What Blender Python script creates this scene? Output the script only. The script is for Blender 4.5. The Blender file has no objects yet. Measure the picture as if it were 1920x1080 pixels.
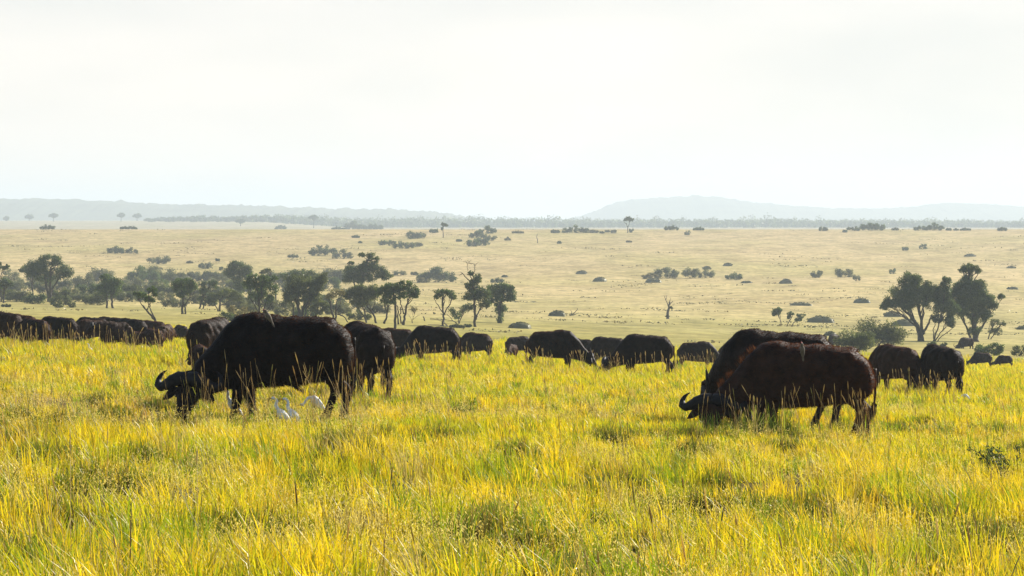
import bpy, math, random
import numpy as np
from mathutils import Vector, Matrix, Euler

# ------------------------------------------------------------------ camera, sky, sun, exposure
SC = bpy.context.scene
COL = SC.collection
F = 6000.0            # focal length in photo pixels (1920 wide)
HZ = 412.0            # photo row of the true horizon
CAMZ = 1.44
cam_data = bpy.data.cameras.new("camera")
cam = bpy.data.objects.new("camera", cam_data); COL.objects.link(cam)
cam_data.sensor_width = 36.0
cam_data.lens = F / 1920.0 * 36.0
cam_data.clip_start = 0.1
cam_data.clip_end = 60000.0
cam.location = (0, 0, CAMZ)
cam.rotation_euler = (math.radians(90) - math.atan((540 - HZ) / F), 0, 0)
SC.camera = cam

SUN_AZ = math.radians(42)     # to the right of the view direction
SUN_EL = math.radians(27)
world = bpy.data.worlds.new("World"); SC.world = world
world.use_nodes = True
wn = world.node_tree
sky = wn.nodes.new("ShaderNodeTexSky")
sky.sky_type = 'NISHITA'; sky.sun_disc = False
sky.sun_elevation = SUN_EL; sky.sun_rotation = SUN_AZ
sky.dust_density = 1.2; sky.air_density = 1.0; sky.ozone_density = 1.0
wn.nodes["Background"].inputs[1].default_value = 0.085
# a bank of thin bright cloud on the sunward side of the sky, faintly mottled
_tc = wn.nodes.new("ShaderNodeTexCoord")
_dot = wn.nodes.new("ShaderNodeVectorMath"); _dot.operation = 'DOT_PRODUCT'
_dot.inputs[1].default_value = (math.sin(math.radians(18)), math.cos(math.radians(18)), 0.0)
wn.links.new(_tc.outputs["Generated"], _dot.inputs[0])
_mr = wn.nodes.new("ShaderNodeMapRange"); _mr.interpolation_type = 'SMOOTHSTEP'
_mr.inputs[1].default_value = 0.55; _mr.inputs[2].default_value = 0.93; _mr.inputs[4].default_value = 0.88
wn.links.new(_dot.outputs["Value"], _mr.inputs[0])
_mp = wn.nodes.new("ShaderNodeMapping"); _mp.inputs["Scale"].default_value = (5, 5, 16)
wn.links.new(_tc.outputs["Generated"], _mp.inputs[0])
_nz = wn.nodes.new("ShaderNodeTexNoise"); _nz.inputs["Scale"].default_value = 1.3; _nz.inputs["Detail"].default_value = 3
wn.links.new(_mp.outputs[0], _nz.inputs["Vector"])
_cr = wn.nodes.new("ShaderNodeValToRGB")
_cr.color_ramp.elements[0].position = 0.36; _cr.color_ramp.elements[0].color = (4.95, 5.0, 5.0, 1)
_cr.color_ramp.elements[1].position = 0.66; _cr.color_ramp.elements[1].color = (6.35, 6.0, 5.75, 1)
wn.links.new(_nz.outputs[0], _cr.inputs[0])
_mx = wn.nodes.new("ShaderNodeMix"); _mx.data_type = 'RGBA'
wn.links.new(_mr.outputs[0], _mx.inputs[0]); wn.links.new(sky.outputs[0], _mx.inputs[6]); wn.links.new(_cr.outputs[0], _mx.inputs[7])
wn.links.new(_mx.outputs[2], wn.nodes["Background"].inputs[0])
sd = bpy.data.lights.new("sun", 'SUN'); sd.energy = 5.0; sd.angle = math.radians(0.5)
sd.color = (1.0, 0.94, 0.84)
sun = bpy.data.objects.new("sun", sd); COL.objects.link(sun)
sdir = Vector((math.sin(SUN_AZ) * math.cos(SUN_EL), math.cos(SUN_AZ) * math.cos(SUN_EL), math.sin(SUN_EL)))
sun.rotation_euler = sdir.to_track_quat('Z', 'Y').to_euler()
sun.location = (60, 60, 80)
SC.view_settings.view_transform = 'Standard'
SC.view_settings.look = 'None'
SC.view_settings.exposure = 0.93
SC.view_settings.gamma = 1.0
try:
    SC.cycles.volume_bounces = 1
    SC.cycles.max_bounces = 8
    SC.cycles.diffuse_bounces = 3
    SC.cycles.transmission_bounces = 4
except Exception:
    pass

rng = np.random.default_rng(11)
random.seed(5)

# ------------------------------------------------------------------ terrain function
_PROF = [(46, 816), (97, 716), (115, 700), (143, 687), (200, 671), (250, 658), (320, 639), (400, 622), (460, 611),
         (600, 586), (750, 560), (1000, 521), (1300, 470), (1500, 447), (1700, 430), (1850, 431.5), (2100, 433), (2600, 432),
         (4000, 427.5), (8000, 420), (15000, 416.2), (40000, 413.6)]
_PD = np.log(np.array([p[0] for p in _PROF], float))
_PY = np.array([p[1] for p in _PROF], float)
_SL = np.gradient(_PY, _PD)
_SL[0] = -1.44 * F / 46.0
# limit overshoot
_dl = np.diff(_PY) / np.diff(_PD)
for _i in range(1, len(_SL) - 1):
    if _dl[_i - 1] * _dl[_i] <= 0:
        _SL[_i] = 0
    else:
        _SL[_i] = 2 * _dl[_i - 1] * _dl[_i] / (_dl[_i - 1] + _dl[_i])

def prof_z(d):
    d = np.asarray(d, float)
    u = np.log(np.clip(d, 46, 39999))
    i = np.clip(np.searchsorted(_PD, u) - 1, 0, len(_PD) - 2)
    h = _PD[i + 1] - _PD[i]; t = (u - _PD[i]) / h
    y = ((2*t**3 - 3*t**2 + 1) * _PY[i] + (t**3 - 2*t**2 + t) * h * _SL[i]
         + (-2*t**3 + 3*t**2) * _PY[i+1] + (t**3 - t**2) * h * _SL[i+1])
    zf = CAMZ - (y - HZ) * np.clip(d, 46, None) / F
    zn = CAMZ - 1.44 - (629 - HZ) * np.clip(d, -60, 46) / F
    return np.where(d < 46, zn, zf)

def smooth01(t):
    t = np.clip(t, 0, 1); return t * t * (3 - 2 * t)

def terrain(X, Y):
    X = np.asarray(X, float); Y = np.asarray(Y, float)
    w = 1.0 - smooth01((Y - 300) / 700.0)
    z = prof_z(Y) - 0.043 * 90 * np.tanh(X / 90) * w
    z = z + 0.05 * np.sin(X * 0.31 + 1.3) * np.sin(Y * 0.17 + 0.4) * (Y < 2000)
    z = z + 9.0 * smooth01((-X / np.maximum(Y, 1) - 0.045) / 0.04) * smooth01((Y - 3000) / 1600.0)
    far = smooth01((Y - 350) / 400.0) * (1 - smooth01((Y - 1500) / 200.0))
    z = z + far * (0.5 * np.sin(X * 0.021 + Y * 0.006) + 0.35 * np.sin(X * 0.05 - Y * 0.013 + 2.0))
    return z

_DD = np.exp(np.linspace(math.log(12), math.log(14000), 6000))
def ground_at(px, py):
    """first place along the column px where the ground is seen at photo row py -> (X, Y, Z)"""
    X = (px - 960) / F * _DD
    z = terrain(X, _DD)
    yp = HZ + (CAMZ - z) * F / _DD
    i = int(np.argmax(yp <= py))
    return float(X[i]), float(_DD[i]), float(z[i])

def at_dist(px, d):
    X = (px - 960) / F * d
    return float(X), float(d), float(terrain(X, d))

# ------------------------------------------------------------------ object helpers
def tag(o, label=None, cat=None, group=None, kind=None):
    if label: o["label"] = label
    if cat: o["category"] = cat
    if group: o["group"] = group
    if kind: o["kind"] = kind
    return o

def empty(name, loc=(0, 0, 0), rz=0.0):
    o = bpy.data.objects.new(name, None); COL.objects.link(o)
    o.empty_display_size = 0.3
    o.location = loc; o.rotation_euler = (0, 0, rz)
    return o

class MB:
    """collects vertices / triangles / colours, then links them as ONE mesh object"""
    def __init__(self):
        self.v = []; self.f = []; self.c = []; self.n = 0
    def add(self, v, f, c=(1, 1, 1)):
        v = np.asarray(v, float).reshape(-1, 3); f = np.asarray(f, int).reshape(-1, 3)
        c = np.asarray(c, float)
        if c.ndim == 1: c = np.tile(c, (len(v), 1))
        self.v.append(v); self.f.append(f + self.n); self.c.append(c); self.n += len(v)
    def mesh(self, name, smooth=False):
        v = np.concatenate(self.v); f = np.concatenate(self.f); c = np.concatenate(self.c)
        me = bpy.data.meshes.new(name)
        me.vertices.add(len(v)); me.vertices.foreach_set("co", v.astype(np.float32).ravel())
        me.loops.add(len(f) * 3); me.loops.foreach_set("vertex_index", f.astype(np.int32).ravel())
        me.polygons.add(len(f))
        me.polygons.foreach_set("loop_start", np.arange(0, len(f) * 3, 3, dtype=np.int32))
        me.polygons.foreach_set("loop_total", np.full(len(f), 3, dtype=np.int32))
        if smooth: me.polygons.foreach_set("use_smooth", np.ones(len(f), dtype=bool))
        a = me.attributes.new("tint", 'FLOAT_COLOR', 'POINT')
        cc = np.ones((len(v), 4), np.float32); cc[:, :3] = c
        a.data.foreach_set("color", cc.ravel())
        me.update(calc_edges=True)
        return me
    def build(self, name, mat, parent=None, smooth=False):
        me = self.mesh(name, smooth); me.materials.append(mat)
        o = bpy.data.objects.new(name, me); COL.objects.link(o)
        if parent: o.parent = parent
        return o

def loft(mb, C, A, B, closed_ends=True, n=14, c=(1, 1, 1), sup=1.0):
    """rings: centres C (k,3), half-axis vectors A, B (k,3)"""
    C = np.asarray(C, float); A = np.asarray(A, float); B = np.asarray(B, float)
    k = len(C); th = np.linspace(0, 2 * np.pi, n, endpoint=False)
    ct = np.sign(np.cos(th)) * np.abs(np.cos(th)) ** sup; st = np.sign(np.sin(th)) * np.abs(np.sin(th)) ** sup
    V = C[:, None, :] + A[:, None, :] * ct[None, :, None] + B[:, None, :] * st[None, :, None]
    V = V.reshape(-1, 3); Fc = []
    for i in range(k - 1):
        for j in range(n):
            a = i * n + j; b = i * n + (j + 1) % n; d = a + n; e = b + n
            Fc += [(a, b, e), (a, e, d)]
    if closed_ends:
        V = np.vstack([V, C[0], C[-1]]); s, e = k * n, k * n + 1
        for j in range(n):
            Fc.append((s, (j + 1) % n, j)); Fc.append((e, (k - 1) * n + j, (k - 1) * n + (j + 1) % n))
    mb.add(V, Fc, c)

def tube(mb, P, R, n=7, c=(1, 1, 1)):
    P = np.asarray(P, float); R = np.asarray(R, float)
    T = np.gradient(P, axis=0); T /= np.linalg.norm(T, axis=1)[:, None] + 1e-9
    ref = np.array([0.31, 0.9, 0.2]) if abs(T[0] @ np.array([0, 1.0, 0])) < 0.8 else np.array([1.0, 0.1, 0.2])
    A = np.cross(T, ref); A /= np.linalg.norm(A, axis=1)[:, None] + 1e-9
    B = np.cross(T, A)
    loft(mb, P, A * R[:, None], B * R[:, None], n=n, c=c)

def ball(mb, c, r, nu=12, nv=8, col=(1, 1, 1)):
    c = np.asarray(c, float); r = np.asarray(r, float) * np.ones(3)
    u = np.linspace(0, 2 * np.pi, nu, endpoint=False); v = np.linspace(0, np.pi, nv + 1)
    V = []; Fc = []
    for b in v:
        for a in u:
            V.append((math.sin(b) * math.cos(a), math.sin(b) * math.sin(a), math.cos(b)))
    for i in range(nv):
        for j in range(nu):
            p = i * nu + j; q = i * nu + (j + 1) % nu
            Fc += [(p, p + nu, q + nu), (p, q + nu, q)]
    mb.add(np.array(V) * r + c, Fc, col)

# ------------------------------------------------------------------ materials
def new_mat(name):
    m = bpy.data.materials.new(name); m.use_nodes = True
    nt = m.node_tree; nt.nodes.clear()
    return m, nt, nt.nodes.new("ShaderNodeOutputMaterial")

def leafy(name, trans=0.45, gloss=0.05, tcol=(1.0, 1.0, 0.7), noise=None):
    """diffuse + translucent + a little gloss, coloured by the mesh's own 'tint'"""
    m, nt, out = new_mat(name); L = nt.links; N = nt.nodes
    at = N.new("ShaderNodeAttribute"); at.attribute_name = "tint"
    df = N.new("ShaderNodeBsdfDiffuse"); tr = N.new("ShaderNodeBsdfTranslucent")
    L.new(at.outputs["Color"], df.inputs[0])
    mx = N.new("ShaderNodeMix"); mx.data_type = 'RGBA'; mx.blend_type = 'MULTIPLY'; mx.inputs[0].default_value = 1
    L.new(at.outputs["Color"], mx.inputs[6]); mx.inputs[7].default_value = (*tcol, 1)
    L.new(mx.outputs[2], tr.inputs[0])
    ms = N.new("ShaderNodeMixShader"); ms.inputs[0].default_value = trans
    L.new(df.outputs[0], ms.inputs[1]); L.new(tr.outputs[0], ms.inputs[2])
    gl = N.new("ShaderNodeBsdfGlossy"); gl.inputs["Roughness"].default_value = 0.38
    gl.inputs[0].default_value = (0.9, 0.88, 0.8, 1)
    m2 = N.new("ShaderNodeMixShader"); m2.inputs[0].default_value = gloss
    L.new(ms.outputs[0], m2.inputs[1]); L.new(gl.outputs[0], m2.inputs[2])
    L.new(m2.outputs[0], out.inputs[0])
    return m

def principled(name, base, rough=0.7, spec=0.3, noise_scale=None, noise_amt=0.3, bump=0.0, bump_scale=40, sheen=0.0, sheen_tint=(1, 1, 1), use_obj_color=False, dust=0.0):
    m, nt, out = new_mat(name); L = nt.links; N = nt.nodes
    p = N.new("ShaderNodeBsdfPrincipled"); L.new(p.outputs[0], out.inputs[0])
    p.inputs["Roughness"].default_value = rough
    p.inputs["Specular IOR Level"].default_value = spec
    p.inputs["Sheen Weight"].default_value = sheen
    p.inputs["Sheen Tint"].default_value = (*sheen_tint, 1)
    tc = N.new("ShaderNodeTexCoord")
    if use_obj_color:
        oi = N.new("ShaderNodeObjectInfo"); src = oi.outputs["Color"]
        if sheen: L.new(src, p.inputs["Sheen Tint"])
    else:
        rgb = N.new("ShaderNodeRGB"); rgb.outputs[0].default_value = (*base, 1); src = rgb.outputs[0]
    if noise_scale:
        nz = N.new("ShaderNodeTexNoise"); nz.inputs["Scale"].default_value = noise_scale; nz.inputs["Detail"].default_value = 6
        L.new(tc.outputs["Object"], nz.inputs["Vector"])
        mr = N.new("ShaderNodeMapRange"); mr.inputs[1].default_value = 0.3; mr.inputs[2].default_value = 0.7
        mr.inputs[3].default_value = 1 - noise_amt; mr.inputs[4].default_value = 1 + noise_amt
        L.new(nz.outputs[0], mr.inputs[0])
        mx = N.new("ShaderNodeVectorMath"); mx.operation = 'SCALE'
        L.new(src, mx.inputs[0]); L.new(mr.outputs[0], mx.inputs["Scale"]); src = mx.outputs[0]
    if dust:
        nd = N.new("ShaderNodeTexNoise"); nd.inputs["Scale"].default_value = 2.6; nd.inputs["Detail"].default_value = 7; nd.inputs["Roughness"].default_value = 0.65
        L.new(tc.outputs["Object"], nd.inputs["Vector"])
        dr = N.new("ShaderNodeMapRange"); dr.inputs[1].default_value = 0.50; dr.inputs[2].default_value = 0.72; dr.inputs[4].default_value = dust
        L.new(nd.outputs[0], dr.inputs[0])
        dm = N.new("ShaderNodeMix"); dm.data_type = 'RGBA'
        L.new(dr.outputs[0], dm.inputs[0]); L.new(src, dm.inputs[6]); dm.inputs[7].default_value = (0.07, 0.046, 0.03, 1)
        src = dm.outputs[2]
    L.new(src, p.inputs["Base Color"])
    if bump:
        nb = N.new("ShaderNodeTexNoise"); nb.inputs["Scale"].default_value = bump_scale; nb.inputs["Detail"].default_value = 8
        L.new(tc.outputs["Object"], nb.inputs["Vector"])
        bp = N.new("ShaderNodeBump"); bp.inputs["Strength"].default_value = bump; bp.inputs["Distance"].default_value = 0.03
        L.new(nb.outputs[0], bp.inputs["Height"]); L.new(bp.outputs[0], p.inputs["Normal"])
    return m

M_GRASS = leafy("grass blades", trans=0.54, gloss=0.025, tcol=(1.0, 0.97, 0.6))
M_LEAF = leafy("foliage", trans=0.48, gloss=0.02, tcol=(1.0, 1.0, 0.6))
M_FUR = leafy("fur strands", trans=0.65, gloss=0.0, tcol=(1.0, 0.75, 0.5))
M_BARK = principled("bark", (0.055, 0.042, 0.032), rough=0.9, noise_scale=3.0, noise_amt=0.5, bump=0.6, bump_scale=14)
M_DEAD = principled("dead wood", (0.12, 0.10, 0.085), rough=0.9, noise_scale=5.0, noise_amt=0.4, bump=0.5, bump_scale=14)
M_HIDE = principled("buffalo hide", (0, 0, 0), rough=0.62, spec=0.09, noise_scale=7, noise_amt=0.55, bump=0.55, bump_scale=34, use_obj_color=True, dust=0.22)
M_HORN = principled("horn", (0.014, 0.012, 0.011), rough=0.6, spec=0.18, noise_scale=22, noise_amt=0.5, bump=0.5, bump_scale=26)
M_EYE = principled("eye", (0.006, 0.004, 0.003), rough=0.08, spec=0.6)
M_EGRET = principled("egret plumage", (0.80, 0.79, 0.75), rough=0.8, noise_scale=30, noise_amt=0.08, bump=0.3, bump_scale=60)
M_BEAK = principled("beak", (0.50, 0.26, 0.05), rough=0.45, noise_scale=20, noise_amt=0.1)
M_RED = principled("red beak", (0.45, 0.06, 0.03), rough=0.4, noise_scale=20, noise_amt=0.1)
M_SHANK = principled("bird leg", (0.10, 0.09, 0.06), rough=0.6, noise_scale=20, noise_amt=0.2)
M_OX = principled("oxpecker plumage", (0.16, 0.125, 0.085), rough=0.8, noise_scale=30, noise_amt=0.4, bump=0.3, bump_scale=80)
M_OXB = principled("oxpecker belly", (0.46, 0.37, 0.22), rough=0.8, noise_scale=30, noise_amt=0.2)

def ground_material():
    m, nt, out = new_mat("savanna ground"); L = nt.links; N = nt.nodes
    p = N.new("ShaderNodeBsdfPrincipled"); p.inputs["Roughness"].default_value = 0.95; p.inputs["Specular IOR Level"].default_value = 0.05
    L.new(p.outputs[0], out.inputs[0])
    geo = N.new("ShaderNodeNewGeometry"); sep = N.new("ShaderNodeSeparateXYZ"); L.new(geo.outputs["Position"], sep.inputs[0])
    ramp = N.new("ShaderNodeValToRGB")
    lg = N.new("ShaderNodeMath"); lg.operation = 'LOGARITHM'; lg.inputs[1].default_value = 10
    mxx = N.new("ShaderNodeMath"); mxx.operation = 'MAXIMUM'; mxx.inputs[1].default_value = 10
    L.new(sep.outputs[1], mxx.inputs[0])
    # jitter the distance so the bands of vegetation have ragged edges
    nj = N.new("ShaderNodeTexNoise"); nj.inputs["Scale"].default_value = 0.012; nj.inputs["Detail"].default_value = 5
    L.new(geo.outputs["Position"], nj.inputs["Vector"])
    mj = N.new("ShaderNodeMapRange"); mj.inputs[3].default_value = 0.72; mj.inputs[4].default_value = 1.28
    L.new(nj.outputs[0], mj.inputs[0])
    mm = N.new("ShaderNodeMath"); mm.operation = 'MULTIPLY'; L.new(mxx.outputs[0], mm.inputs[0]); L.new(mj.outputs[0], mm.inputs[1])
    L.new(mm.outputs[0], lg.inputs[0])
    mr = N.new("ShaderNodeMapRange"); mr.inputs[1].default_value = 1.0; mr.inputs[2].default_value = 4.0
    L.new(lg.outputs[0], mr.inputs[0]); L.new(mr.outputs[0], ramp.inputs[0])
    def pos(d): return (math.log10(d) - 1) / 3
    stops = [(10, (0.055, 0.042, 0.014)), (45, (0.075, 0.058, 0.017)), (110, (0.18, 0.155, 0.03)), (230, (0.36, 0.30, 0.085)), (340, (0.43, 0.345, 0.085)), (480, (0.47, 0.385, 0.13)),
             (640, (0.58, 0.447, 0.187)), (900, (0.615, 0.457, 0.205)), (1700, (0.55, 0.405, 0.195)), (2600, (0.46, 0.38, 0.25))]
    els = ramp.color_ramp.elements
    while len(els) < len(stops): els.new(0.5)
    for e, (d, c) in zip(els, stops):
        e.position = pos(d); e.color = (*c, 1)
    # patches: dry / green / bare soil
    src = ramp.outputs[0]
    for sc, amt, tint in ((0.011, 0.9, (0.84, 0.92, 0.70)), (0.045, 0.9, (0.74, 0.72, 0.66)), (0.17, 0.95, (0.62, 0.64, 0.58)), (0.7, 0.9, (0.55, 0.58, 0.50))):
        mp = N.new("ShaderNodeMapping"); mp.inputs["Scale"].default_value = (1, 0.45, 1)
        L.new(geo.outputs["Position"], mp.inputs[0])
        nz = N.new("ShaderNodeTexNoise"); nz.inputs["Scale"].default_value = sc; nz.inputs["Detail"].default_value = 6; nz.inputs["Roughness"].default_value = 0.6
        L.new(mp.outputs[0], nz.inputs["Vector"])
        r = N.new("ShaderNodeMapRange"); r.inputs[1].default_value = 0.42; r.inputs[2].default_value = 0.66; r.inputs[4].default_value = amt
        L.new(nz.outputs[0], r.inputs[0])
        mx = N.new("ShaderNodeMix"); mx.data_type = 'RGBA'; mx.blend_type = 'MULTIPLY'
        L.new(r.outputs[0], mx.inputs[0]); L.new(src, mx.inputs[6]); mx.inputs[7].default_value = (*tint, 1)
        src = mx.outputs[2]
    L.new(src, p.inputs["Base Color"])
    nb = N.new("ShaderNodeTexNoise"); nb.inputs["Scale"].default_value = 1.2; nb.inputs["Detail"].default_value = 8
    L.new(geo.outputs["Position"], nb.inputs["Vector"])
    bp = N.new("ShaderNodeBump"); bp.inputs["Strength"].default_value = 0.5; bp.inputs["Distance"].default_value = 0.25
    L.new(nb.outputs[0], bp.inputs["Height"]); L.new(bp.outputs[0], p.inputs["Normal"])
    return m
M_GROUND = ground_material()
M_HILL = principled("wooded hill", (0.075, 0.085, 0.045), rough=0.95, spec=0.05, noise_scale=0.01, noise_amt=0.4)

# ------------------------------------------------------------------ ground sheet
def grid_mesh(name, xs, ys, zfun, mat):
    X, Y = np.meshgrid(xs, ys)
    Z = zfun(X, Y)
    V = np.stack([X, Y, Z], -1).reshape(-1, 3)
    nx, ny = len(xs), len(ys)
    i = np.arange(ny - 1)[:, None] * nx + np.arange(nx - 1)[None, :]
    q = np.stack([i, i + 1, i + nx + 1, i + nx], -1).reshape(-1, 4)
    me = bpy.data.meshes.new(name)
    me.vertices.add(len(V)); me.vertices.foreach_set("co", V.astype(np.float32).ravel())
    me.loops.add(len(q) * 4); me.loops.foreach_set("vertex_index", q.astype(np.int32).ravel())
    me.polygons.add(len(q)); me.polygons.foreach_set("loop_start", np.arange(0, len(q) * 4, 4, dtype=np.int32))
    me.polygons.foreach_set("loop_total", np.full(len(q), 4, dtype=np.int32))
    me.polygons.foreach_set("use_smooth", np.ones(len(q), dtype=bool))
    me.update(calc_edges=True); me.materials.append(mat)
    o = bpy.data.objects.new(name, me); COL.objects.link(o)
    return o

_u = np.linspace(-1, 1, 281)
gx = np.sinh(_u * 7.2) / math.sinh(7.2) * 14000
gy = np.concatenate([-np.exp(np.linspace(math.log(12000), math.log(10), 50)), np.linspace(-8, 8, 9), np.exp(np.linspace(math.log(10), math.log(14500), 420))])
ground = tag(grid_mesh("ground", gx, gy, terrain, M_GROUND), "rolling savanna of dry grass rising to a far plateau edge", None, None, "structure")

# ------------------------------------------------------------------ far hills
def hill(name, px, d, depth, label, rough, base_py=430, seed=0):
    r = np.random.default_rng(seed)
    pxs = np.array([p[0] for p in px], float); pys = np.array([p[1] for p in px], float)
    X = np.linspace((pxs[0] - 960) / F * d, (pxs[-1] - 960) / F * d, 420)
    ridge = CAMZ + (HZ - np.interp(X / d * F + 960, pxs, pys)) / F * d
    jag = np.convolve(r.normal(0, 1, len(X)), np.ones(3) / 3, 'same') * rough
    edge = smooth01((np.arange(len(X))) / 14.0) * smooth01((len(X) - 1 - np.arange(len(X))) / 14.0)
    base = -25.0
    ys = np.linspace(d - depth, d + depth * 1.6, 34)
    tt = (ys - d) / depth; sec = np.where(tt < 0, smooth01(1 + tt), smooth01(1 - tt / 1.6))
    def zf(XX, YY):
        n = r.normal(0, 1, XX.shape) * rough * 0.7
        return base + (ridge - base)[None, :] * edge[None, :] * sec[:, None] + (jag[None, :] * sec[:, None] + n * (sec[:, None] > 0.05)) * edge[None, :] - (1 - edge[None, :]) * 0
    o = grid_mesh(name, X, ys, zf, M_HILL)
    return tag(o, label, None, None, "structure")
hill("hill", [(-500, 366), (-200, 370), (0, 374), (60, 374), (130, 376), (220, 379), (300, 383), (400, 386), (520, 388), (640, 392), (740, 394), (800, 397), (860, 404), (900, 414), (960, 424)],
     7600, 1200, "long low wooded ridge fading into haze on the left", 2.2, seed=3)
hill("hill", [(1020, 420), (1090, 405), (1120, 394), (1150, 381), (1185, 374), (1240, 371), (1300, 367), (1340, 369), (1390, 377), (1440, 383), (1500, 387), (1560, 391), (1640, 392), (1700, 390), (1745, 385), (1790, 381), (1840, 383), (1900, 388), (2000, 392), (2150, 384), (2300, 395), (2450, 410)],
     10500, 1500, "pale rounded hill range fading into haze on the right", 2.0, seed=4)

# ------------------------------------------------------------------ buffalo
def unit(v):
    v = np.asarray(v, float); return v / (np.linalg.norm(v) + 1e-12)

TORSO = [  # s from rump, z centre, half height, half width
    (0.00, 1.04, 0.15, 0.12), (0.05, 1.06, 0.27, 0.21), (0.14, 1.08, 0.36, 0.29), (0.28, 1.09, 0.44, 0.345), (0.45, 1.085, 0.475, 0.37),
    (0.75, 1.065, 0.485, 0.40), (1.00, 1.055, 0.50, 0.42), (1.25, 1.06, 0.525, 0.405), (1.45, 1.07, 0.54, 0.35)]
NECK_DOWN = [(1.66, 1.05, 0.52, 0.29), (1.86, 0.95, 0.465, 0.235), (2.04, 0.82, 0.38, 0.195), (2.20, 0.69, 0.29, 0.165), (2.34, 0.60, 0.21, 0.14)]
NECK_MID = [(1.66, 1.09, 0.51, 0.28), (1.86, 1.07, 0.41, 0.225), (2.04, 1.05, 0.33, 0.19), (2.20, 1.04, 0.26, 0.165), (2.32, 1.05, 0.19, 0.14)]
NECK_UP = [(1.66, 1.14, 0.49, 0.28), (1.84, 1.20, 0.40, 0.225), (2.00, 1.27, 0.33, 0.19), (2.14, 1.34, 0.26, 0.165), (2.24, 1.39, 0.19, 0.14)]

def buffalo_kind(key, neck, neck_yaw, head_yaw, head_pitch, legs, horns="bull", sheath=False, seed=0, crest=False, cow=False, rnd=0.15):
    """builds body / horn / ear / eye / tail / coat meshes once, in local coordinates: +X forward, ground at z=0"""
    r = np.random.default_rng(seed)
    mb = MB()
    # ---- torso and neck, one run of rings
    C = []; A = []; B = []; yaw0 = 0.0
    x, y = 0.0, 0.0; ps = None; heads = None
    for (s, zc, hh, hw) in TORSO + neck:
        dr = rnd * max(0.0, 1 - s / 0.62) ** 1.3; zc -= dr / 2; hh = max(hh - dr / 2, 0.1)
        if ps is not None:
            t = np.clip((s - 1.45) / 0.8, 0, 1); yw = neck_yaw * t
            x += (s - ps) * math.cos(yw); y += (s - ps) * math.sin(yw)
        else: yw = 0
        ps = s
        C.append((x - 1.0, y, zc)); A.append((-math.sin(yw) * hw, math.cos(yw) * hw, 0)); B.append((0, 0, hh))
    loft(mb, C, A, B, n=20, sup=0.88)
    # dewlap-free brisket, muscles, bones
    for sy in (-1, 1):
        ball(mb, (0.46, sy * 0.235, 0.98), (0.24, 0.13, 0.42))          # shoulder
        ball(mb, (-0.70, sy * 0.19, 1.06 - .45 * rnd), (0.27, 0.175, 0.36))         # haunch
        ball(mb, (-0.56, sy * 0.25, 1.44 - .35 * rnd), (0.12, 0.075, 0.075))         # hip bone
        ball(mb, (-0.92, sy * 0.11, 1.24 - .8 * rnd), (0.06, 0.06, 0.08))          # pin bone
    ball(mb, (0.36, 0, 1.49), (0.40, 0.13, 0.125))                       # withers
    ball(mb, (-0.50, 0, 1.50 - .2 * rnd), (0.24, 0.10, 0.075))                     # croup
    ball(mb, (-0.1, 0, 1.48), (0.7, 0.06, 0.06))                        # spine
    ball(mb, (0.62, 0, 0.66), (0.22, 0.17, 0.16))                       # brisket
    ball(mb, (-0.12, 0, 0.80), (0.50, 0.37, 0.24))                      # belly
    if sheath:
        loft(mb, [(-0.05, 0, 0.60), (-0.20, 0, 0.50), (-0.30, 0, 0.43)], [(0, .10, 0), (0, .07, 0), (0, .03, 0)], [(.12, 0, .03), (.07, 0, .03), (.03, 0, .015)], n=10)
    # ---- legs
    FL = [(0, .80, .17, .11), (0.0, .66, .14, .105), (.02, .50, .10, .085), (.03, .40, .088, .08), (.02, .24, .066, .06), (.02, .13, .075, .068), (.03, .07, .08, .075), (.045, .0, .10, .09)]
    HL = [(0.02, 1.02, .25, .15), (.09, .82, .20, .13), (.03, .66, .13, .10), (-.10, .52, .095, .075), (-.10, .42, .075, .065), (-.06, .25, .062, .06), (-.03, .13, .072, .066), (-.02, .07, .078, .074), (.0, .0, .10, .09)]
    for (kind, sy, dx) in legs:
        base = FL if kind == 'f' else HL
        x0 = 0.56 if kind == 'f' else -0.74; y0 = 0.19 if kind == 'f' else 0.185
        top = base[0][1]
        P = []; Aa = []; Bb = []
        for (ox, z, ra, rb) in base:
            k = 1 - z / top
            bend = 0.0
            P.append((x0 + ox + dx * k, sy * (y0 - 0.03 * k), z)); Aa.append((ra, 0, 0)); Bb.append((0, rb, 0))
        loft(mb, P, Aa, Bb, n=12)
    # ---- head
    nk = C[-1]; ey = neck_yaw + head_yaw
    fwd = np.array([math.cos(ey), math.sin(ey), 0]); up = np.array([0, 0, 1.0])
    a = unit(fwd * math.cos(head_pitch) - up * math.sin(head_pitch))      # poll -> muzzle
    nrm = unit(fwd * math.sin(head_pitch) + up * math.cos(head_pitch))    # face normal
    side = np.cross(nrm, a)                                              # animal's left
    HS = 1.13; a = a * HS; nrm = nrm * HS; side = side * HS              # a heavy head
    P0 = np.array(nk) + np.array([math.cos(neck_yaw), math.sin(neck_yaw), 0]) * 0.04
    HR = [(-0.12, .10, .12), (-.03, .135, .165), (.08, .148, .175), (.19, .138, .160), (.30, .112, .130), (.40, .095, .108), (.48, .100, .098), (.545, .098, .084), (.585, .06, .05)]
    Hc = []; HA = []; HB = []
    for (t, w, d) in HR:
        Hc.append(P0 + a * t + nrm * (0.16 - d)); HA.append(side * w); HB.append(nrm * d)
    loft(mb, Hc, HA, HB, n=16, sup=0.86)
    for sg in (-1, 1):
        ball(mb, P0 + a * .17 + side * sg * .125 + nrm * .09, (.045, .045, .045), 8, 6)   # brow
        ball(mb, P0 + a * .535 + side * sg * .05 + nrm * .055, (.032, .032, .032), 8, 6)   # nostril pad
    me = mb.mesh("body")
    tmp = bpy.data.objects.new("tmp", me); COL.objects.link(tmp)
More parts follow.
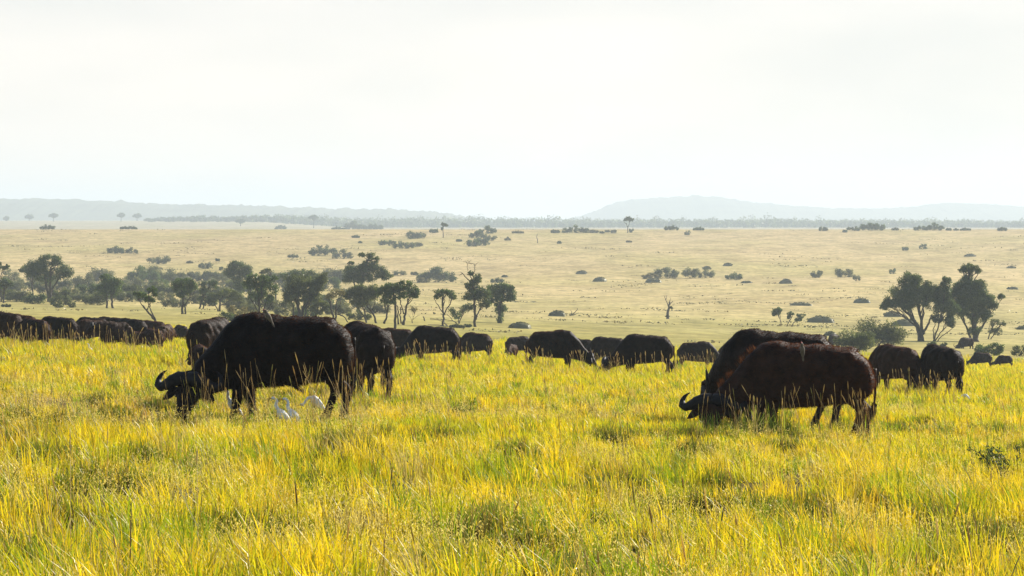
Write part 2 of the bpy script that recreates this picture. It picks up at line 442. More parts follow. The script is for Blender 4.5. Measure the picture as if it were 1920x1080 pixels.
    m = tmp.modifiers.new("r", 'REMESH'); m.mode = 'VOXEL'; m.voxel_size = 0.024; m.use_smooth_shade = True
    m = tmp.modifiers.new("s", 'SMOOTH'); m.factor = 0.5; m.iterations = 9
    dg = bpy.context.evaluated_depsgraph_get(); dg.update()
    body = bpy.data.meshes.new_from_object(tmp.evaluated_get(dg)); body.name = "body"
    COL.objects.unlink(tmp); bpy.data.objects.remove(tmp)
    nv = len(body.vertices); co = np.empty(nv * 3, np.float32); body.vertices.foreach_get("co", co); co = co.reshape(-1, 3)
    no = np.empty(nv * 3, np.float32); body.vertices.foreach_get("normal", no); no = no.reshape(-1, 3)
    # loose folds of hide and muscle
    w = (0.017 * np.sin(co[:, 0] * 9 + 3 * np.sin(co[:, 2] * 5)) * np.sin(co[:, 2] * 7 + 1 + seed) + 0.006 * np.sin(co[:, 0] * 23 + co[:, 2] * 11)) * smooth01((co[:, 2] - 0.5) / 0.3)
    for (gx_, gz_, sx_, sz_, am) in ((-.40, 1.22, .10, .10, -.045), (.20, 1.0, .07, .28, -.03), (-.46, .86, .07, .16, -.035), (.80, 1.05, .05, .30, -.025), (-.64, 1.30, .10, .08, .02), (.48, 1.10, .14, .22, .015)):
        w = w + am * np.exp(-((co[:, 0] - gx_) / sx_) ** 2 - ((co[:, 2] - gz_) / sz_) ** 2) * smooth01((np.abs(co[:, 1]) - .10) / .1)
    co2 = co + no * w[:, None]; body.vertices.foreach_set("co", co2.astype(np.float32).ravel())
    body.polygons.foreach_set("use_smooth", np.ones(len(body.polygons), dtype=bool)); body.update()
    body.materials.clear(); body.materials.append(M_HIDE)
    K = dict(body=body)
    # ---- horns (boss + drooping, upswept tips)
    if horns:
        hs = []
        big = horns == "bull"
        for sg in (-1, 1):
            hb = MB()
            if big:
                pts = [(0.0, .0, .125), (.09, .0, .155), (.19, .03, .135), (.28, .075, .09), (.36, .09, .05), (.415, .045, .03), (.425, -.03, .02), (.40, -.10, .03), (.355, -.14, .045), (.31, -.155, .06)]
                rad = [(.105, .07), (.112, .078), (.10, .072), (.084, .064), (.068, .057), (.054, .05), (.042, .041), (.030, .03), (.016, .016), (.004, .004)]
            else:
                pts = [(0.05, -.03, .10), (.11, -.03, .12), (.19, .0, .10), (.28, .04, .07), (.36, .03, .05), (.42, -.05, .05), (.43, -.15, .07), (.39, -.25, .09), (.34, -.31, .11)]
                rad = [(.05, .05), (.052, .05), (.047, .045), (.042, .04), (.038, .036), (.032, .031), (.025, .024), (.014, .014), (.004, .004)]
            pp = np.array(pts); rr = np.array(rad)
            # finer curve
            ti = np.linspace(0, len(pp) - 1, 26); ii = np.arange(len(pp))
            pp = np.stack([np.interp(ti, ii, np.convolve(np.pad(pp[:, k], 1, 'edge'), [.15, .7, .15], 'valid')) for k in range(3)], 1)
            rr = np.stack([np.interp(ti, ii, rr[:, k]) for k in range(2)], 1)
            Q = P0 + side * sg * pp[:, :1] + a * pp[:, 1:2] + nrm * pp[:, 2:3]
            T = np.gradient(Q, axis=0); T /= np.linalg.norm(T, axis=1)[:, None]
            Bv = np.cross(T, nrm); Bv /= np.linalg.norm(Bv, axis=1)[:, None] + 1e-9; Nv = np.cross(Bv, T)
            rid = 1 + 0.05 * np.sin(np.arange(len(Q)) * 2.4) * (np.arange(len(Q)) < 15)
            loft(hb, Q, Bv * (rr[:, :1] * rid[:, None]), Nv * (rr[:, 1:2] * rid[:, None]), n=12)
            hm = hb.mesh("horn", True); hm.materials.append(M_HORN); hs.append(hm)
        K["horn"] = hs
    # ---- ears, eyes
    ears = []; eyes = []
    for sg in (-1, 1):
        eb = MB()
        root = P0 + a * .10 + side * sg * .13 + nrm * .045
        dirv = unit(side * sg * 0.85 - up * 0.40 - nrm * 0.15 - a * 0.05)
        wv = unit(np.cross(dirv, nrm)); tv = np.cross(dirv, wv)
        L_ = 0.27
        Q = np.array([root + dirv * L_ * t - up * 0.05 * t * t for t in np.linspace(0, 1, 8)])
        ww = np.array([.03, .055, .075, .082, .078, .064, .04, .008]); tt = np.array([.022, .018, .014, .012, .011, .010, .008, .004])
        loft(eb, Q, np.tile(wv, (8, 1)) * ww[:, None], np.tile(tv, (8, 1)) * tt[:, None], n=10)
        fr = r.uniform(0, 1, 150)                                        # hairy fringe
        for t in fr:
            b = root + dirv * L_ * t - up * 0.05 * t * t + wv * np.interp(t, np.linspace(0, 1, 8), ww) * 0.9 * (1 if r.random() < .75 else -1)
            e = b + (-up * r.uniform(.03, .09) + r.normal(0, .012, 3)); wd = tv * .003 + dirv * .003
            eb.add([b - wd, b + wd, e], [(0, 1, 2)], (1, 1, 1))
        em = eb.mesh("ear", True); em.materials.append(M_HIDE); ears.append(em)
        yb = MB(); ball(yb, P0 + a * .205 + side * sg * .137 + nrm * .06, .024, 10, 8)
        ym = yb.mesh("eye", True); ym.materials.append(M_EYE); eyes.append(ym)
    K["ear"] = ears; K["eye"] = eyes
    # ---- tail
    tb = MB()
    tz = np.linspace(0, 1, 12); sw = 0.10 * math.sin(seed * 2.1)
    Q = np.stack([-0.99 - 0.055 * np.sin(tz * 2.4) + 0.05 * tz, sw * tz ** 2, 1.30 - 0.9 * rnd - 0.72 * tz], 1)
    tube(tb, Q, np.interp(tz, [0, .2, .7, .85, 1], [.045, .024, .015, .024, .015]), 8)
    for _ in range(130):
        t = r.uniform(.72, 1); b = np.array([np.interp(t, tz, Q[:, k]) for k in range(3)]) + r.normal(0, .018, 3)
        e = b + np.array([r.normal(0, .02), r.normal(0, .02), -r.uniform(.08, .22)]); wd = np.array([.004, .004, 0])
        tb.add([b - wd, b + wd, e], [(0, 1, 2)])
    tm = tb.mesh("tail", True); tm.materials.append(M_HIDE); K["tail"] = tm
    # ---- coat: short strands over the body, longer on the crest of the neck
    body.calc_loop_triangles(); nt_ = len(body.loop_triangles); ti = np.empty(nt_ * 3, np.int32); body.loop_triangles.foreach_get("vertices", ti); ti = ti.reshape(-1, 3)
    pa, pb, pc = co2[ti[:, 0]], co2[ti[:, 1]], co2[ti[:, 2]]
    ar = np.linalg.norm(np.cross(pb - pa, pc - pa), axis=1)
    def strands(N, keep, Lr, flow, lift, wd, cols):
        wgt = ar * keep; wgt = wgt / wgt.sum()
        k = r.choice(nt_, N, p=wgt); u, v = r.random(N), r.random(N); fl = u + v > 1; u[fl] = 1 - u[fl]; v[fl] = 1 - v[fl]
        p = pa[k] + (pb[k] - pa[k]) * u[:, None] + (pc[k] - pa[k]) * v[:, None]
        n_ = np.cross(pb[k] - pa[k], pc[k] - pa[k]); n_ /= np.linalg.norm(n_, axis=1)[:, None] + 1e-9
        dv = n_ * lift + np.array(flow) + r.normal(0, .12, (N, 3)); dv /= np.linalg.norm(dv, axis=1)[:, None]
        ln = r.uniform(*Lr, N); sd_ = np.cross(dv, r.normal(0, 1, (N, 3))); sd_ /= np.linalg.norm(sd_, axis=1)[:, None] + 1e-9
        V = np.stack([p - sd_ * wd - n_ * .004, p + sd_ * wd - n_ * .004, p + dv * ln[:, None]], 1).reshape(-1, 3)
        cc = np.array(cols)[r.integers(0, len(cols), N)] * r.uniform(.85, 1.15, (N, 1))
        fb.add(V, np.arange(N * 3).reshape(-1, 3), np.repeat(cc, 3, axis=0))
    fb = MB(); cen = (pa + pb + pc) / 3
    strands(20000, np.where(cen[:, 2] > .35, 1.0, .4), (.025, .055), (-.5, 0, -.4), .55, .0032, COW_FUR if cow else BULL_FUR)
    if crest:
        s_x = cen[:, 0]; topn = np.cross(pb - pa, pc - pa)[:, 2] / (ar + 1e-9)
        kk = np.where((s_x > .72) & (s_x < 1.32) & (topn > .30) & (np.abs(cen[:, 1] - np.interp(s_x, [c[0] for c in C], [c[1] for c in C])) < .055), np.clip(np.sin(s_x * 41) * .6 + .5 + .4 * np.sin(s_x * 17), 0.02, 1), 0.0)
        strands(200, kk, (.05, .13), (-.25, 0, .3), .8, .0045, [(.085, .04, .02), (.05, .022, .011), (.12, .062, .034)])
    fm = fb.mesh("coat"); fm.materials.append(M_FUR); K["coat"] = fm
    K["head"] = P0
    return K

BULL_FUR = [(.022, .013, .008), (.036, .018, .010), (.055, .025, .012)]
COW_FUR = [(.078, .032, .014), (.10, .040, .017), (.056, .023, .010)]
LEG_A = [('f', 1, .16), ('f', -1, -.14), ('h', 1, -.10), ('h', -1, .20)]
LEG_B = [('f', 1, -.12), ('f', -1, .14), ('h', 1, .10), ('h', -1, -.12)]
LEG_C = [('f', 1, .05), ('f', -1, -.04), ('h', 1, -.05), ('h', -1, .08)]
R_ = math.radians
KINDS = {
    "bull_graze_turn": buffalo_kind("a", NECK_DOWN, R_(22), R_(54), R_(60), LEG_A, "bull", True, 1, rnd=0.06),
    "cow_graze_turn": buffalo_kind("b", NECK_DOWN, R_(6), R_(70), R_(58), LEG_B, "bull", False, 2, crest=True, cow=True),
    "graze_away": buffalo_kind("h", NECK_DOWN, R_(-75), R_(68), R_(86), LEG_A, "cow", False, 8),
    "graze": buffalo_kind("c", NECK_DOWN, R_(-6), R_(-8), R_(58), LEG_B, "bull", False, 3),
    "graze_cow": buffalo_kind("d", NECK_DOWN, R_(8), R_(10), R_(66), LEG_C, "cow", False, 4, cow=True),
    "stand": buffalo_kind("e", NECK_MID, R_(4), R_(6), R_(42), LEG_C, "bull", False, 5),
    "alert": buffalo_kind("f", NECK_UP, R_(-8), R_(-22), R_(50), LEG_C, "bull", False, 6),
    "calf": buffalo_kind("g", NECK_MID, R_(6), R_(4), R_(40), LEG_C, None, False, 7, cow=True),
}

BLACK = (0.011, 0.0075, 0.0058); DARK = (0.017, 0.0105, 0.007); BROWN = (0.035, 0.0155, 0.0085); CALF = (0.06, 0.03, 0.016); TAN = (0.035, 0.019, 0.011)

def place_buffalo(kind, px, d, heading, label, scale=1.0, color=BLACK, group="buffalo herd grazing in the grass", sink=0.0, cat="buffalo", name="buffalo"):
    K = KINDS[kind]
    X, Y, Z = at_dist(px, d)
    root = empty(name, (X, Y, Z - sink), math.radians(heading)); root.scale = (scale,) * 3
    tag(root, label, cat, group)
    parts = [("body", K["body"])] + [("horn", h) for h in K.get("horn", [])] + [("ear", e) for e in K["ear"]] + [("eye", e) for e in K["eye"]] + [("tail", K["tail"]), ("coat", K["coat"])]
    for nm, me in parts:
        o = bpy.data.objects.new(nm, me); COL.objects.link(o); o.parent = root
        o.color = (*color, 1)
    return root

BUFFALO = [
    # kind, photo column, distance, heading (180 = facing left, 0 = right, 90 = away, 270 = towards us), label, scale, colour
    ("bull_graze_turn", 533, 46.2, 181, "largest black buffalo bull, grazing at left with white egrets between its legs", 1.0, BLACK),
    ("graze", 683, 64, 114, "black buffalo standing half hidden behind the rump of the largest bull", 1.0, DARK),
    ("graze_cow", 396, 92, 62, "rounded dark buffalo seen end on behind the neck of the largest bull", .97, DARK),
    ("calf", 376, 78, 105, "small calf partly hidden behind the lowered neck of the largest bull", .58, DARK),
    ("cow_graze_turn", 1513, 48.7, 180, "reddish brown buffalo in front at right, head down, with a shaggy neck crest", .945, BROWN),
    ("graze_away", 1462, 55.5, 183, "dark brown buffalo mostly hidden behind the reddish brown one, hump and back showing", 1.09, DARK),
    ("graze_cow", 1678, 98, 126, "brown buffalo seen from its rump just right of the reddish brown one", .98, BROWN),
    ("graze", 1764, 97, 112, "rightmost of the big buffaloes, black with its rump towards us", 1.02, DARK),
    ("graze", 1212, 116, 183, "black buffalo grazing towards the left near the middle, two horn tips upright", 1.0, BLACK),
    ("graze_cow", 1036, 122, 352, "black buffalo grazing towards the right in the middle, its curved horn showing", 1.0, BLACK),
    ("graze", 815, 124, 176, "broad black buffalo with hanging tail just right of the two left bulls", 1.0, BLACK),
    ("graze_cow", 893, 172, 150, "small brown buffalo half sunk in the grass between two black ones", .95, DARK),
    ("graze_cow", 742, 150, 175, "back of a buffalo peeping between the two left bulls and the broad black one", .95, DARK),
    ("calf", 960, 176, 255, "light brown calf lying low beside a grey buffalo in the middle", .62, CALF),
    ("graze_cow", 972, 200, 20, "dull grey buffalo back just behind the light brown calf", .85, DARK),
    ("stand", 1088, 176, 150, "buffalo rump showing behind the head of the right facing grazer", .9, DARK),
    ("calf", 1106, 186, 120, "small brown calf back beside the head of the right facing grazer", .75, CALF),
    ("graze", 1140, 158, 178, "dark buffalo behind the head of the left facing grazer in the middle", .95, DARK),
    ("graze_cow", 1306, 160, 2, "dark buffalo low in the grass facing right with one raised horn", .95, DARK),
    ("graze", 1378, 190, 165, "tiny far buffalo back above the neck of the hidden brown buffalo", .95, BROWN),
    # left group
    ("graze", -18, 142, 172, "black buffalo cut by the left edge, behind the others", 0.902, BLACK),
    ("graze_cow", 40, 142, 142, "brown buffalo rump behind the leftmost front buffalo", 0.893, BROWN),
    ("graze", 10, 124, 138, "leftmost front buffalo with pale rump, cut by the left edge", 0.893, TAN),
    ("calf", 64, 120, 138, "black young buffalo standing just right of the leftmost front one", 0.752, BLACK),
    ("graze", 108, 132, 172, "broad black buffalo with arched back in the left group", 0.874, BLACK),
    ("graze", 172, 156, 180, "thin strip of a black buffalo back behind the horned one in the left group", 0.865, BLACK),
    ("graze_cow", 170, 148, 215, "grey brown buffalo half hidden left of the horned one in the left group", 0.808, TAN),
    ("alert", 216, 134, 222, "brown buffalo in the left group turning its horned head towards us", 0.808, TAN),
    ("graze", 246, 152, 150, "black buffalo behind the horned one in the left group", 0.874, BLACK),
    ("graze", 208, 160, 172, "far black back just above the horned buffalo in the left group", 0.912, BLACK),
    ("calf", 258, 136, 188, "low brown calf in front of the left group, head down to the left", 0.564, CALF),
    ("calf", 287, 134, 128, "dark brown calf in front of the left group with rounded rump", 0.639, BROWN),
    ("calf", 286, 168, 150, "brown rump just behind the two front calves of the left group", 0.893, BROWN),
    ("calf", 309, 162, 70, "pale brown calf with one upright ear right of the left group", 0.752, CALF),
    ("calf", 339, 200, 120, "smallest far calf alone between the left group and the largest bull", 0.733, DARK),
    # far ones
    ("graze_cow", 1842, 260, 178, "far buffalo back low in the grass at the right edge, larger of two", .80, DARK),
    ("graze_cow", 1884, 265, 182, "farthest small buffalo back at the right edge of the grass", .66, DARK),
    ("graze_cow", 1564, 385, 235, "grey far buffalo beside the big round bush", 1.1, DARK),
    ("graze_cow", 1812, 395, 215, "grey far buffalo in the shade under the right tree clump", 1.1, DARK),
]
BUF = [place_buffalo(k, px, d, h, lab, s, c, sink=.35 if d > 300 else 0.0) for (k, px, d, h, lab, s, c) in BUFFALO]

# ------------------------------------------------------------------ birds
def remeshed(mb, voxel, it, mat, name):
    me = mb.mesh("t"); tmp = bpy.data.objects.new("tmp", me); COL.objects.link(tmp)
    m = tmp.modifiers.new("r", 'REMESH'); m.mode = 'VOXEL'; m.voxel_size = voxel
    m = tmp.modifiers.new("s", 'SMOOTH'); m.factor = 0.5; m.iterations = it
    dg = bpy.context.evaluated_depsgraph_get(); dg.update()
    b = bpy.data.meshes.new_from_object(tmp.evaluated_get(dg)); b.name = name
    COL.objects.unlink(tmp); bpy.data.objects.remove(tmp)
    b.polygons.foreach_set("use_smooth", np.ones(len(b.polygons), dtype=bool)); b.update()
    b.materials.clear(); b.materials.append(mat)
    return b

def egret_kind(upright, bend):
    """+X forward, feet at z = 0, about 0.5 m tall when the neck is stretched"""
    mb = MB()
    P = np.array([(-.17, 0, .13), (-.13, 0, .175), (-.07, 0, .235), (-.01, 0, .29), (.035, 0, .335), (.05, 0, .365)])
    A = np.array([.012, .035, .058, .065, .05, .03]); Bz = np.array([.012, .035, .065, .078, .062, .035])
    loft(mb, P, np.stack([A * 0, A, A * 0], 1), np.stack([Bz * -.62, Bz * 0, Bz * .78], 1), n=14)
    N_ = np.array([(.03, 0, .34), (.06, 0, .39), (.07 + bend, 0, .43), (.062 + bend, 0, .47), (.065, 0, .505), (.085, 0, .535), (.11, 0, .545)]) if upright else np.array([(.03, 0, .33), (.09, 0, .35), (.12, 0, .34), (.15, 0, .31), (.18, 0, .27), (.21, 0, .235)])
    tube(mb, N_, np.linspace(.034, .017, len(N_)), 10)
    hd = N_[-1]; ball(mb, hd + np.array([.012, 0, .003]), (.038, .023, .024))
    body = remeshed(mb, .008, 4, M_EGRET, "body")
    bb = MB(); tube(bb, [hd + np.array([.04, 0, .002]), hd + np.array([.07, 0, -.004]), hd + np.array([.115, 0, -.014])], [.011, .008, .001], 8)
    bk = bb.mesh("beak", True); bk.materials.append(M_BEAK)
    legs = []
    for sy in (-1, 1):
        lb = MB(); y = sy * .03
        tube(lb, [(-.01, y, .22), (.0, y, .17), (-.015, y, .10), (0, y, .01)], [.014, .008, .006, .006], 6)
        for ang in (-.5, 0, .5, 3.14):
            tube(lb, [(0, y, .012), (.03 * math.cos(ang), y + .03 * math.sin(ang), .006), (.055 * math.cos(ang), y + .055 * math.sin(ang), .002)], [.005, .004, .002], 5)
        lm = lb.mesh("leg", True); lm.materials.append(M_SHANK); legs.append(lm)
    wings = []
    for sy in (-1, 1):
        wb = MB()
        Q = np.array([(.03, sy * .045, .335), (-.01, sy * .060, .295), (-.075, sy * .056, .225), (-.14, sy * .035, .155), (-.19, sy * .008, .10)])
        loft(wb, Q, np.array([[0, .012, 0]] * 5), np.array([(-.02, 0, .02), (-.04, 0, .035), (-.04, 0, .034), (-.026, 0, .024), (-.006, 0, .006)]), n=10)
        wm = wb.mesh("wing", True); wm.materials.append(M_EGRET); wings.append(wm)
    return [("body", body), ("beak", bk)] + [("leg", l) for l in legs] + [("wing", w) for w in wings]
EG_UP = egret_kind(True, 0.0); EG_UP2 = egret_kind(True, .015); EG_LOW = egret_kind(False, 0)
def place_egret(parts, px, d, heading, label, scale=1.0, dz=0.0):
    X, Y, Z = at_dist(px, d)
    root = empty("egret", (X, Y, Z + dz), math.radians(heading)); root.scale = (scale,) * 3
    tag(root, label, "egret", "white egrets among the buffaloes")
    for nm, me in parts:
        o = bpy.data.objects.new(nm, me); COL.objects.link(o); o.parent = root
place_egret(EG_UP, 434, 46.6, 178, "white egret half hidden behind the front leg of the largest bull", .86, .0)
place_egret(EG_UP2, 527, 45.0, 184, "taller white egret standing under the belly of the largest bull", .92, -.10)
place_egret(EG_UP, 547, 45.3, 180, "slim white egret in front of the hind leg of the largest bull, looking left", .86, -.08)
place_egret(EG_LOW, 590, 49.5, 205, "white egret back showing behind the belly of the largest bull, head hidden", .95)
place_egret(EG_LOW, 1812, 92, 190, "white egret low in the grass right of the rightmost big buffalo", .9, -.06)
place_egret(EG_UP, 169, 112, 180, "tiny white egret in the grass before the left group", .8)

def oxpecker_parts():
    mb = MB()
    P = np.array([(-.07, 0, .03), (-.04, 0, .05), (0, 0, .075), (.035, 0, .095), (.055, 0, .105)])
    A = np.array([.008, .022, .03, .026, .014])
    loft(mb, P, np.stack([A * 0, A, A * 0], 1), np.stack([A * -.5, A * 0, A * .9], 1), n=12)
    ball(mb, (.06, 0, .118), (.024, .02, .02))
    tube(mb, [(-.06, 0, .038), (-.11, 0, .0), (-.15, 0, -.035)], [.014, .012, .006], 8)
    body = remeshed(mb, .006, 3, M_OX, "body")
    bb = MB(); tube(bb, [(.078, 0, .118), (.092, 0, .115), (.104, 0, .11)], [.009, .007, .002], 8)
    bk = bb.mesh("beak", True); bk.materials.append(M_RED)
    be = MB(); ball(be, (.012, 0, .068), (.045, .026, .026)); bl = be.mesh("belly", True); bl.materials.append(M_OXB)
    lg = []
    for sy in (-1, 1):
        l = MB(); tube(l, [(0, sy * .015, .06), (.008, sy * .018, .03), (.0, sy * .02, 0)], [.006, .004, .004], 6)
        lm = l.mesh("leg", True); lm.materials.append(M_SHANK); lg.append(lm)
    return [("body", body), ("beak", bk), ("belly", bl)] + [("leg", x) for x in lg]
OX = oxpecker_parts()
def place_oxpecker(buf, kindname, lx, lz, label, lean=.25, scale=1.3):
    """clings to the near flank of a buffalo, head up and tail down"""
    me = KINDS[kindname]["body"]
    from mathutils.bvhtree import BVHTree
    t = BVHTree.FromPolygons([v.co for v in me.vertices], [p.vertices for p in me.polygons])
    hit, nor = t.ray_cast(Vector((lx, 3, lz)), Vector((0, -1, 0)))[:2]
    Rm = Matrix.Rotation(buf.rotation_euler[2], 3, 'Z')
    w = Rm @ Vector((hit.x * buf.scale[0], hit.y * buf.scale[1], hit.z * buf.scale[2])) + buf.location
    Zx = (Rm @ nor).normalized(); Xx = Rm @ Vector((lean, 0, .95)); Xx = (Xx - Zx * Xx.dot(Zx) + Zx * .18).normalized()
    Yx = Zx.cross(Xx).normalized(); Zx = Xx.cross(Yx)
    root = empty("oxpecker", w - Zx * .012 * scale); root.scale = (scale,) * 3
    root.rotation_euler = Matrix((Xx, Yx, Zx)).transposed().to_euler()
    tag(root, label, "bird")
    for nm, m_ in OX:
        o = bpy.data.objects.new(nm, m_); COL.objects.link(o); o.parent = root
place_oxpecker(BUF[0], "bull_graze_turn", .22, 1.50, "small pale brown bird clinging to the upper shoulder of the largest bull", .5, 1.25)
BUF[4].scale = (.945 * 1.09, .945, .945)
place_oxpecker(BUF[4], "cow_graze_turn", .10, 1.43, "small bird with pale belly clinging to the back of the reddish brown buffalo", .1, 1.3)

# ------------------------------------------------------------------ foliage
TONES = {  # leaf colours (real-world albedo)
    "dark": [(.075, .105, .042), (.095, .125, .048), (.060, .09, .042)],
    "olive": [(.095, .11, .045), (.12, .135, .05), (.075, .09, .042)],
    "green": [(.075, .115, .038), (.095, .135, .045), (.062, .095, .036)],
    "grey": [(.15, .155, .088), (.18, .18, .10), (.125, .135, .08)],
    "dry": [(.20, .17, .085), (.25, .21, .11), (.15, .14, .075)],
}

def leaves(mb, cen, rad, n, size, tone, r, flat=1.0):
    """n leaf-sized faces through a ball-shaped clump, denser near its skin"""
    d = r.normal(0, 1, (n, 3)); d /= np.linalg.norm(d, axis=1)[:, None] + 1e-9
    rr = rad * r.uniform(.15, 1.0, n) ** .55 * r.uniform(.8, 1.32, n)
    p = np.asarray(cen) + d * rr[:, None] * np.array([1, 1, flat])
    nn = d * .5 + r.normal(0, .75, (n, 3)) + np.array([0, 0, .25]); nn /= np.linalg.norm(nn, axis=1)[:, None] + 1e-9
    u = np.cross(nn, r.normal(0, 1, (n, 3))); u /= np.linalg.norm(u, axis=1)[:, None] + 1e-9
    w = np.cross(nn, u)
    s = size * r.uniform(.55, 1.25, n)[:, None]
    V = np.stack([p - u * s, p + w * s * .55, p + u * s, p - w * s * .55], 1).reshape(-1, 3)
    i = np.arange(n)[:, None] * 4
    Fc = np.concatenate([i + [0, 1, 2], i + [0, 2, 3]])
    base = np.array(TONES[tone])[r.integers(0, 3)] * r.uniform(.75, 1.3)
    c = np.repeat(base * r.uniform(.75, 1.3, (n, 1)), 4, axis=0)
    mb.add(V, Fc, c)

def crown(mb, blobs, bx, by, m, tone, r, dens=1.0, leaf=None, depth=.8, subs=None):
    d = m * F
    leaf = leaf or max(.12, 0.85 * d / 3200 * .9)
    tips = []
    for (cx, cy, rx, ry) in blobs:
        RX, RZ = rx * m, ry * 1.14 * m; RY = max(RX * depth, RZ)
        c0 = np.array([(cx - bx) * m, r.uniform(-.15, .15) * RX, (by - cy) * m])
        k = subs or int(np.clip(15 * RX / RZ + RX * RZ * .8, 12, 64))
        for _ in range(k):
            q = r.normal(0, 1, 3); q /= np.linalg.norm(q); q *= r.uniform(.35, .95) ** .6
            sr = min(RX, RZ) * r.uniform(.30, .52)
            c = c0 + q * np.array([max(RX - sr * .7, .1), max(RY - sr * .7, .1), max(RZ - sr * .7, .1)])
            n = int(np.clip(dens * 5.2 * (sr / leaf) ** 2, 12, 260))
            leaves(mb, c, sr * 1.1, n, leaf, tone, r, .8)
            tips.append(c)
    return tips

def limb(mb, p0, p1, r0, r1, r, seg=5, wob=.08, c=(1, 1, 1)):
    p0 = np.asarray(p0, float); p1 = np.asarray(p1, float); L_ = np.linalg.norm(p1 - p0)
    t = np.linspace(0, 1, seg)
    P = p0 + (p1 - p0) * t[:, None] + r.normal(0, wob * L_ * .5, (seg, 3)) * (np.sin(t * np.pi))[:, None]
    tube(mb, P, r0 + (r1 - r0) * t, 6, c)

def make_tree(name, cat, label, base, blobs, trunks, tone="dark", group="trees in the valley", dens=1.0, limbs=14, d=None, bare=(), seed=0, barkmat=None, leaf=None, depth=.8):
    """base = where it stands (photo column, row); blobs / trunk lines measured on the photo, turned into metres at its distance"""
    r = np.random.default_rng(seed + int(base[0]) * 7 + int(base[1]))
    X, Y, Z = ground_at(*base) if d is None else at_dist(base[0], d)
    m = Y / F; bx, by = base
    root = empty(name, (X, Y, Z - .05)); tag(root, label, cat, group)
    tips = []
    if blobs:
        mb = MB(); tips = crown(mb, blobs, bx, by, m, tone, r, dens, leaf, depth); mb.build("crown", M_LEAF, root)
    tk = MB(); ends = []
    for (pts, w0, w1) in trunks:
        n = len(pts); P = []; yy = r.uniform(-.5, .5) * .5
        for i, (px, py) in enumerate(pts):
            P.append(((px - bx) * m, yy * (i > 0) * (1 + i * .4) + (r.uniform(-.6, .6) if i == 0 and len(trunks) > 1 else 0), (by - py) * m))
        P = np.array(P)
        if P[0][2] < .4: P[0][2] = -.15
        ti = np.linspace(0, n - 1, max(6, n * 3)); ii = np.arange(n)
        Q = np.stack([np.interp(ti, ii, P[:, k]) for k in range(3)], 1)
        Q[1:-1] += r.normal(0, .05, (len(Q) - 2, 3)) * [1, 1, .3]
        R0 = np.linspace(w0 * m / 2, w1 * m / 2, len(Q)); R0[0] *= 1.35
        tube(tk, Q, R0, 8); ends.append((Q, R0))
    if tips and ends:
        idx = r.permutation(len(tips))[:limbs]
        for i in idx:
            t = tips[i]
            best = min(ends, key=lambda e: np.linalg.norm(e[0][-1] - t))
            k = r.integers(len(best[0]) // 2, len(best[0]))
            limb(tk, best[0][k], t, best[1][k] * .55, .025 + .012 * m * 100 / 10, r, 5, .12)
    for (p0, p1, w0, w1) in bare:      # dead limbs
        a = np.array([(p0[0] - bx) * m, 0, (by - p0[1]) * m]); b = np.array([(p1[0] - bx) * m, r.uniform(-.4, .4), (by - p1[1]) * m])
        limb(tk, a, b, w0 * m / 2, w1 * m / 2, r, 6, .10)
    if ends or bare:
        tk.build("trunk", barkmat or M_BARK, root, True)
    return root

T = make_tree
T("acacia_tree", "tree", "big spreading acacia with forked trunk at the left end of the valley grove", (90, 566),
  [(72, 500, 28, 17), (95, 488, 28, 12), (118, 508, 24, 16), (85, 518, 26, 14), (62, 512, 20, 10), (108, 490, 14, 10), (128, 512, 14, 8)],
  [([(92, 566), (90, 548), (86, 528), (82, 508)], 7, 3), ([(93, 565), (95, 545), (94, 522), (96, 500)], 7, 3), ([(94, 552), (104, 532), (114, 515)], 4, 2)], "dark", limbs=22, dens=.75)
T("acacia_tree", "tree", "broad flat crown behind the left shoulder of the big spreading acacia", (64, 545), [(60, 486, 22, 8), (48, 492, 14, 7), (70, 482, 14, 6)],
  [([(62, 545), (60, 520), (60, 494)], 4, 2)], "dark", d=620)
T("acacia_tree", "tree", "umbrella crowned tree with thin stem at the left edge of the grove", (6, 540), [(8, 500, 19, 9), (0, 506, 14, 8), (18, 503, 10, 6)],
  [([(6, 540), (7, 522), (7, 505)], 3.2, 2)], "dark", d=560)
T("acacia_tree", "tree", "wispy topped tree sticking up at the far left edge", (1, 535), [(6, 470, 11, 4), (0, 463, 5, 4), (14, 467, 5, 4), (-12, 470, 10, 6)],
  [([(2, 535), (1, 500), (2, 484), (5, 472)], 3, 1.2)], "green", d=570, dens=.7, limbs=6)
T("acacia_tree", "tree", "bushy tree on two straight stems left of the leaning sparse tree", (206, 578),
  [(205, 530, 22, 16), (190, 540, 13, 12), (218, 535, 14, 16), (205, 548, 20, 10), (196, 518, 12, 6)],
  [([(201, 578), (200, 562), (199, 545)], 4, 3), ([(211, 577), (209, 560), (208, 545)], 4.5, 3)], "green", dens=.9)
T("leaning_tree", "tree", "sparse tree leaning to the left with bare forked trunk", (297, 607),
  [(264, 552, 13, 7), (285, 543, 11, 7), (277, 560, 10, 6), (286, 562, 6, 5), (254, 549, 6, 4), (290, 552, 5, 4)],
  [([(297, 607), (287, 596), (276, 582), (267, 572)], 5, 2.5), ([(291, 599), (285, 586), (280, 575), (283, 562)], 3, 1.5), ([(270, 577), (262, 565), (256, 556)], 2, 1), ([(275, 580), (281, 570), (279, 552)], 2.2, 1)],
  "green", dens=.55, limbs=12)
T("acacia_tree", "tree", "flat topped tree on a thick dark double stem right of the leaning sparse tree", (344, 589),
  [(345, 528, 25, 9), (330, 534, 14, 10), (362, 534, 14, 10), (347, 542, 22, 10), (340, 552, 16, 6)],
  [([(341, 589), (342, 572), (343, 552), (342, 538)], 5, 3), ([(346, 589), (347, 572), (352, 560)], 4, 2), ([(347, 573), (353, 562), (356, 552)], 2, 1)], "green", dens=.8)
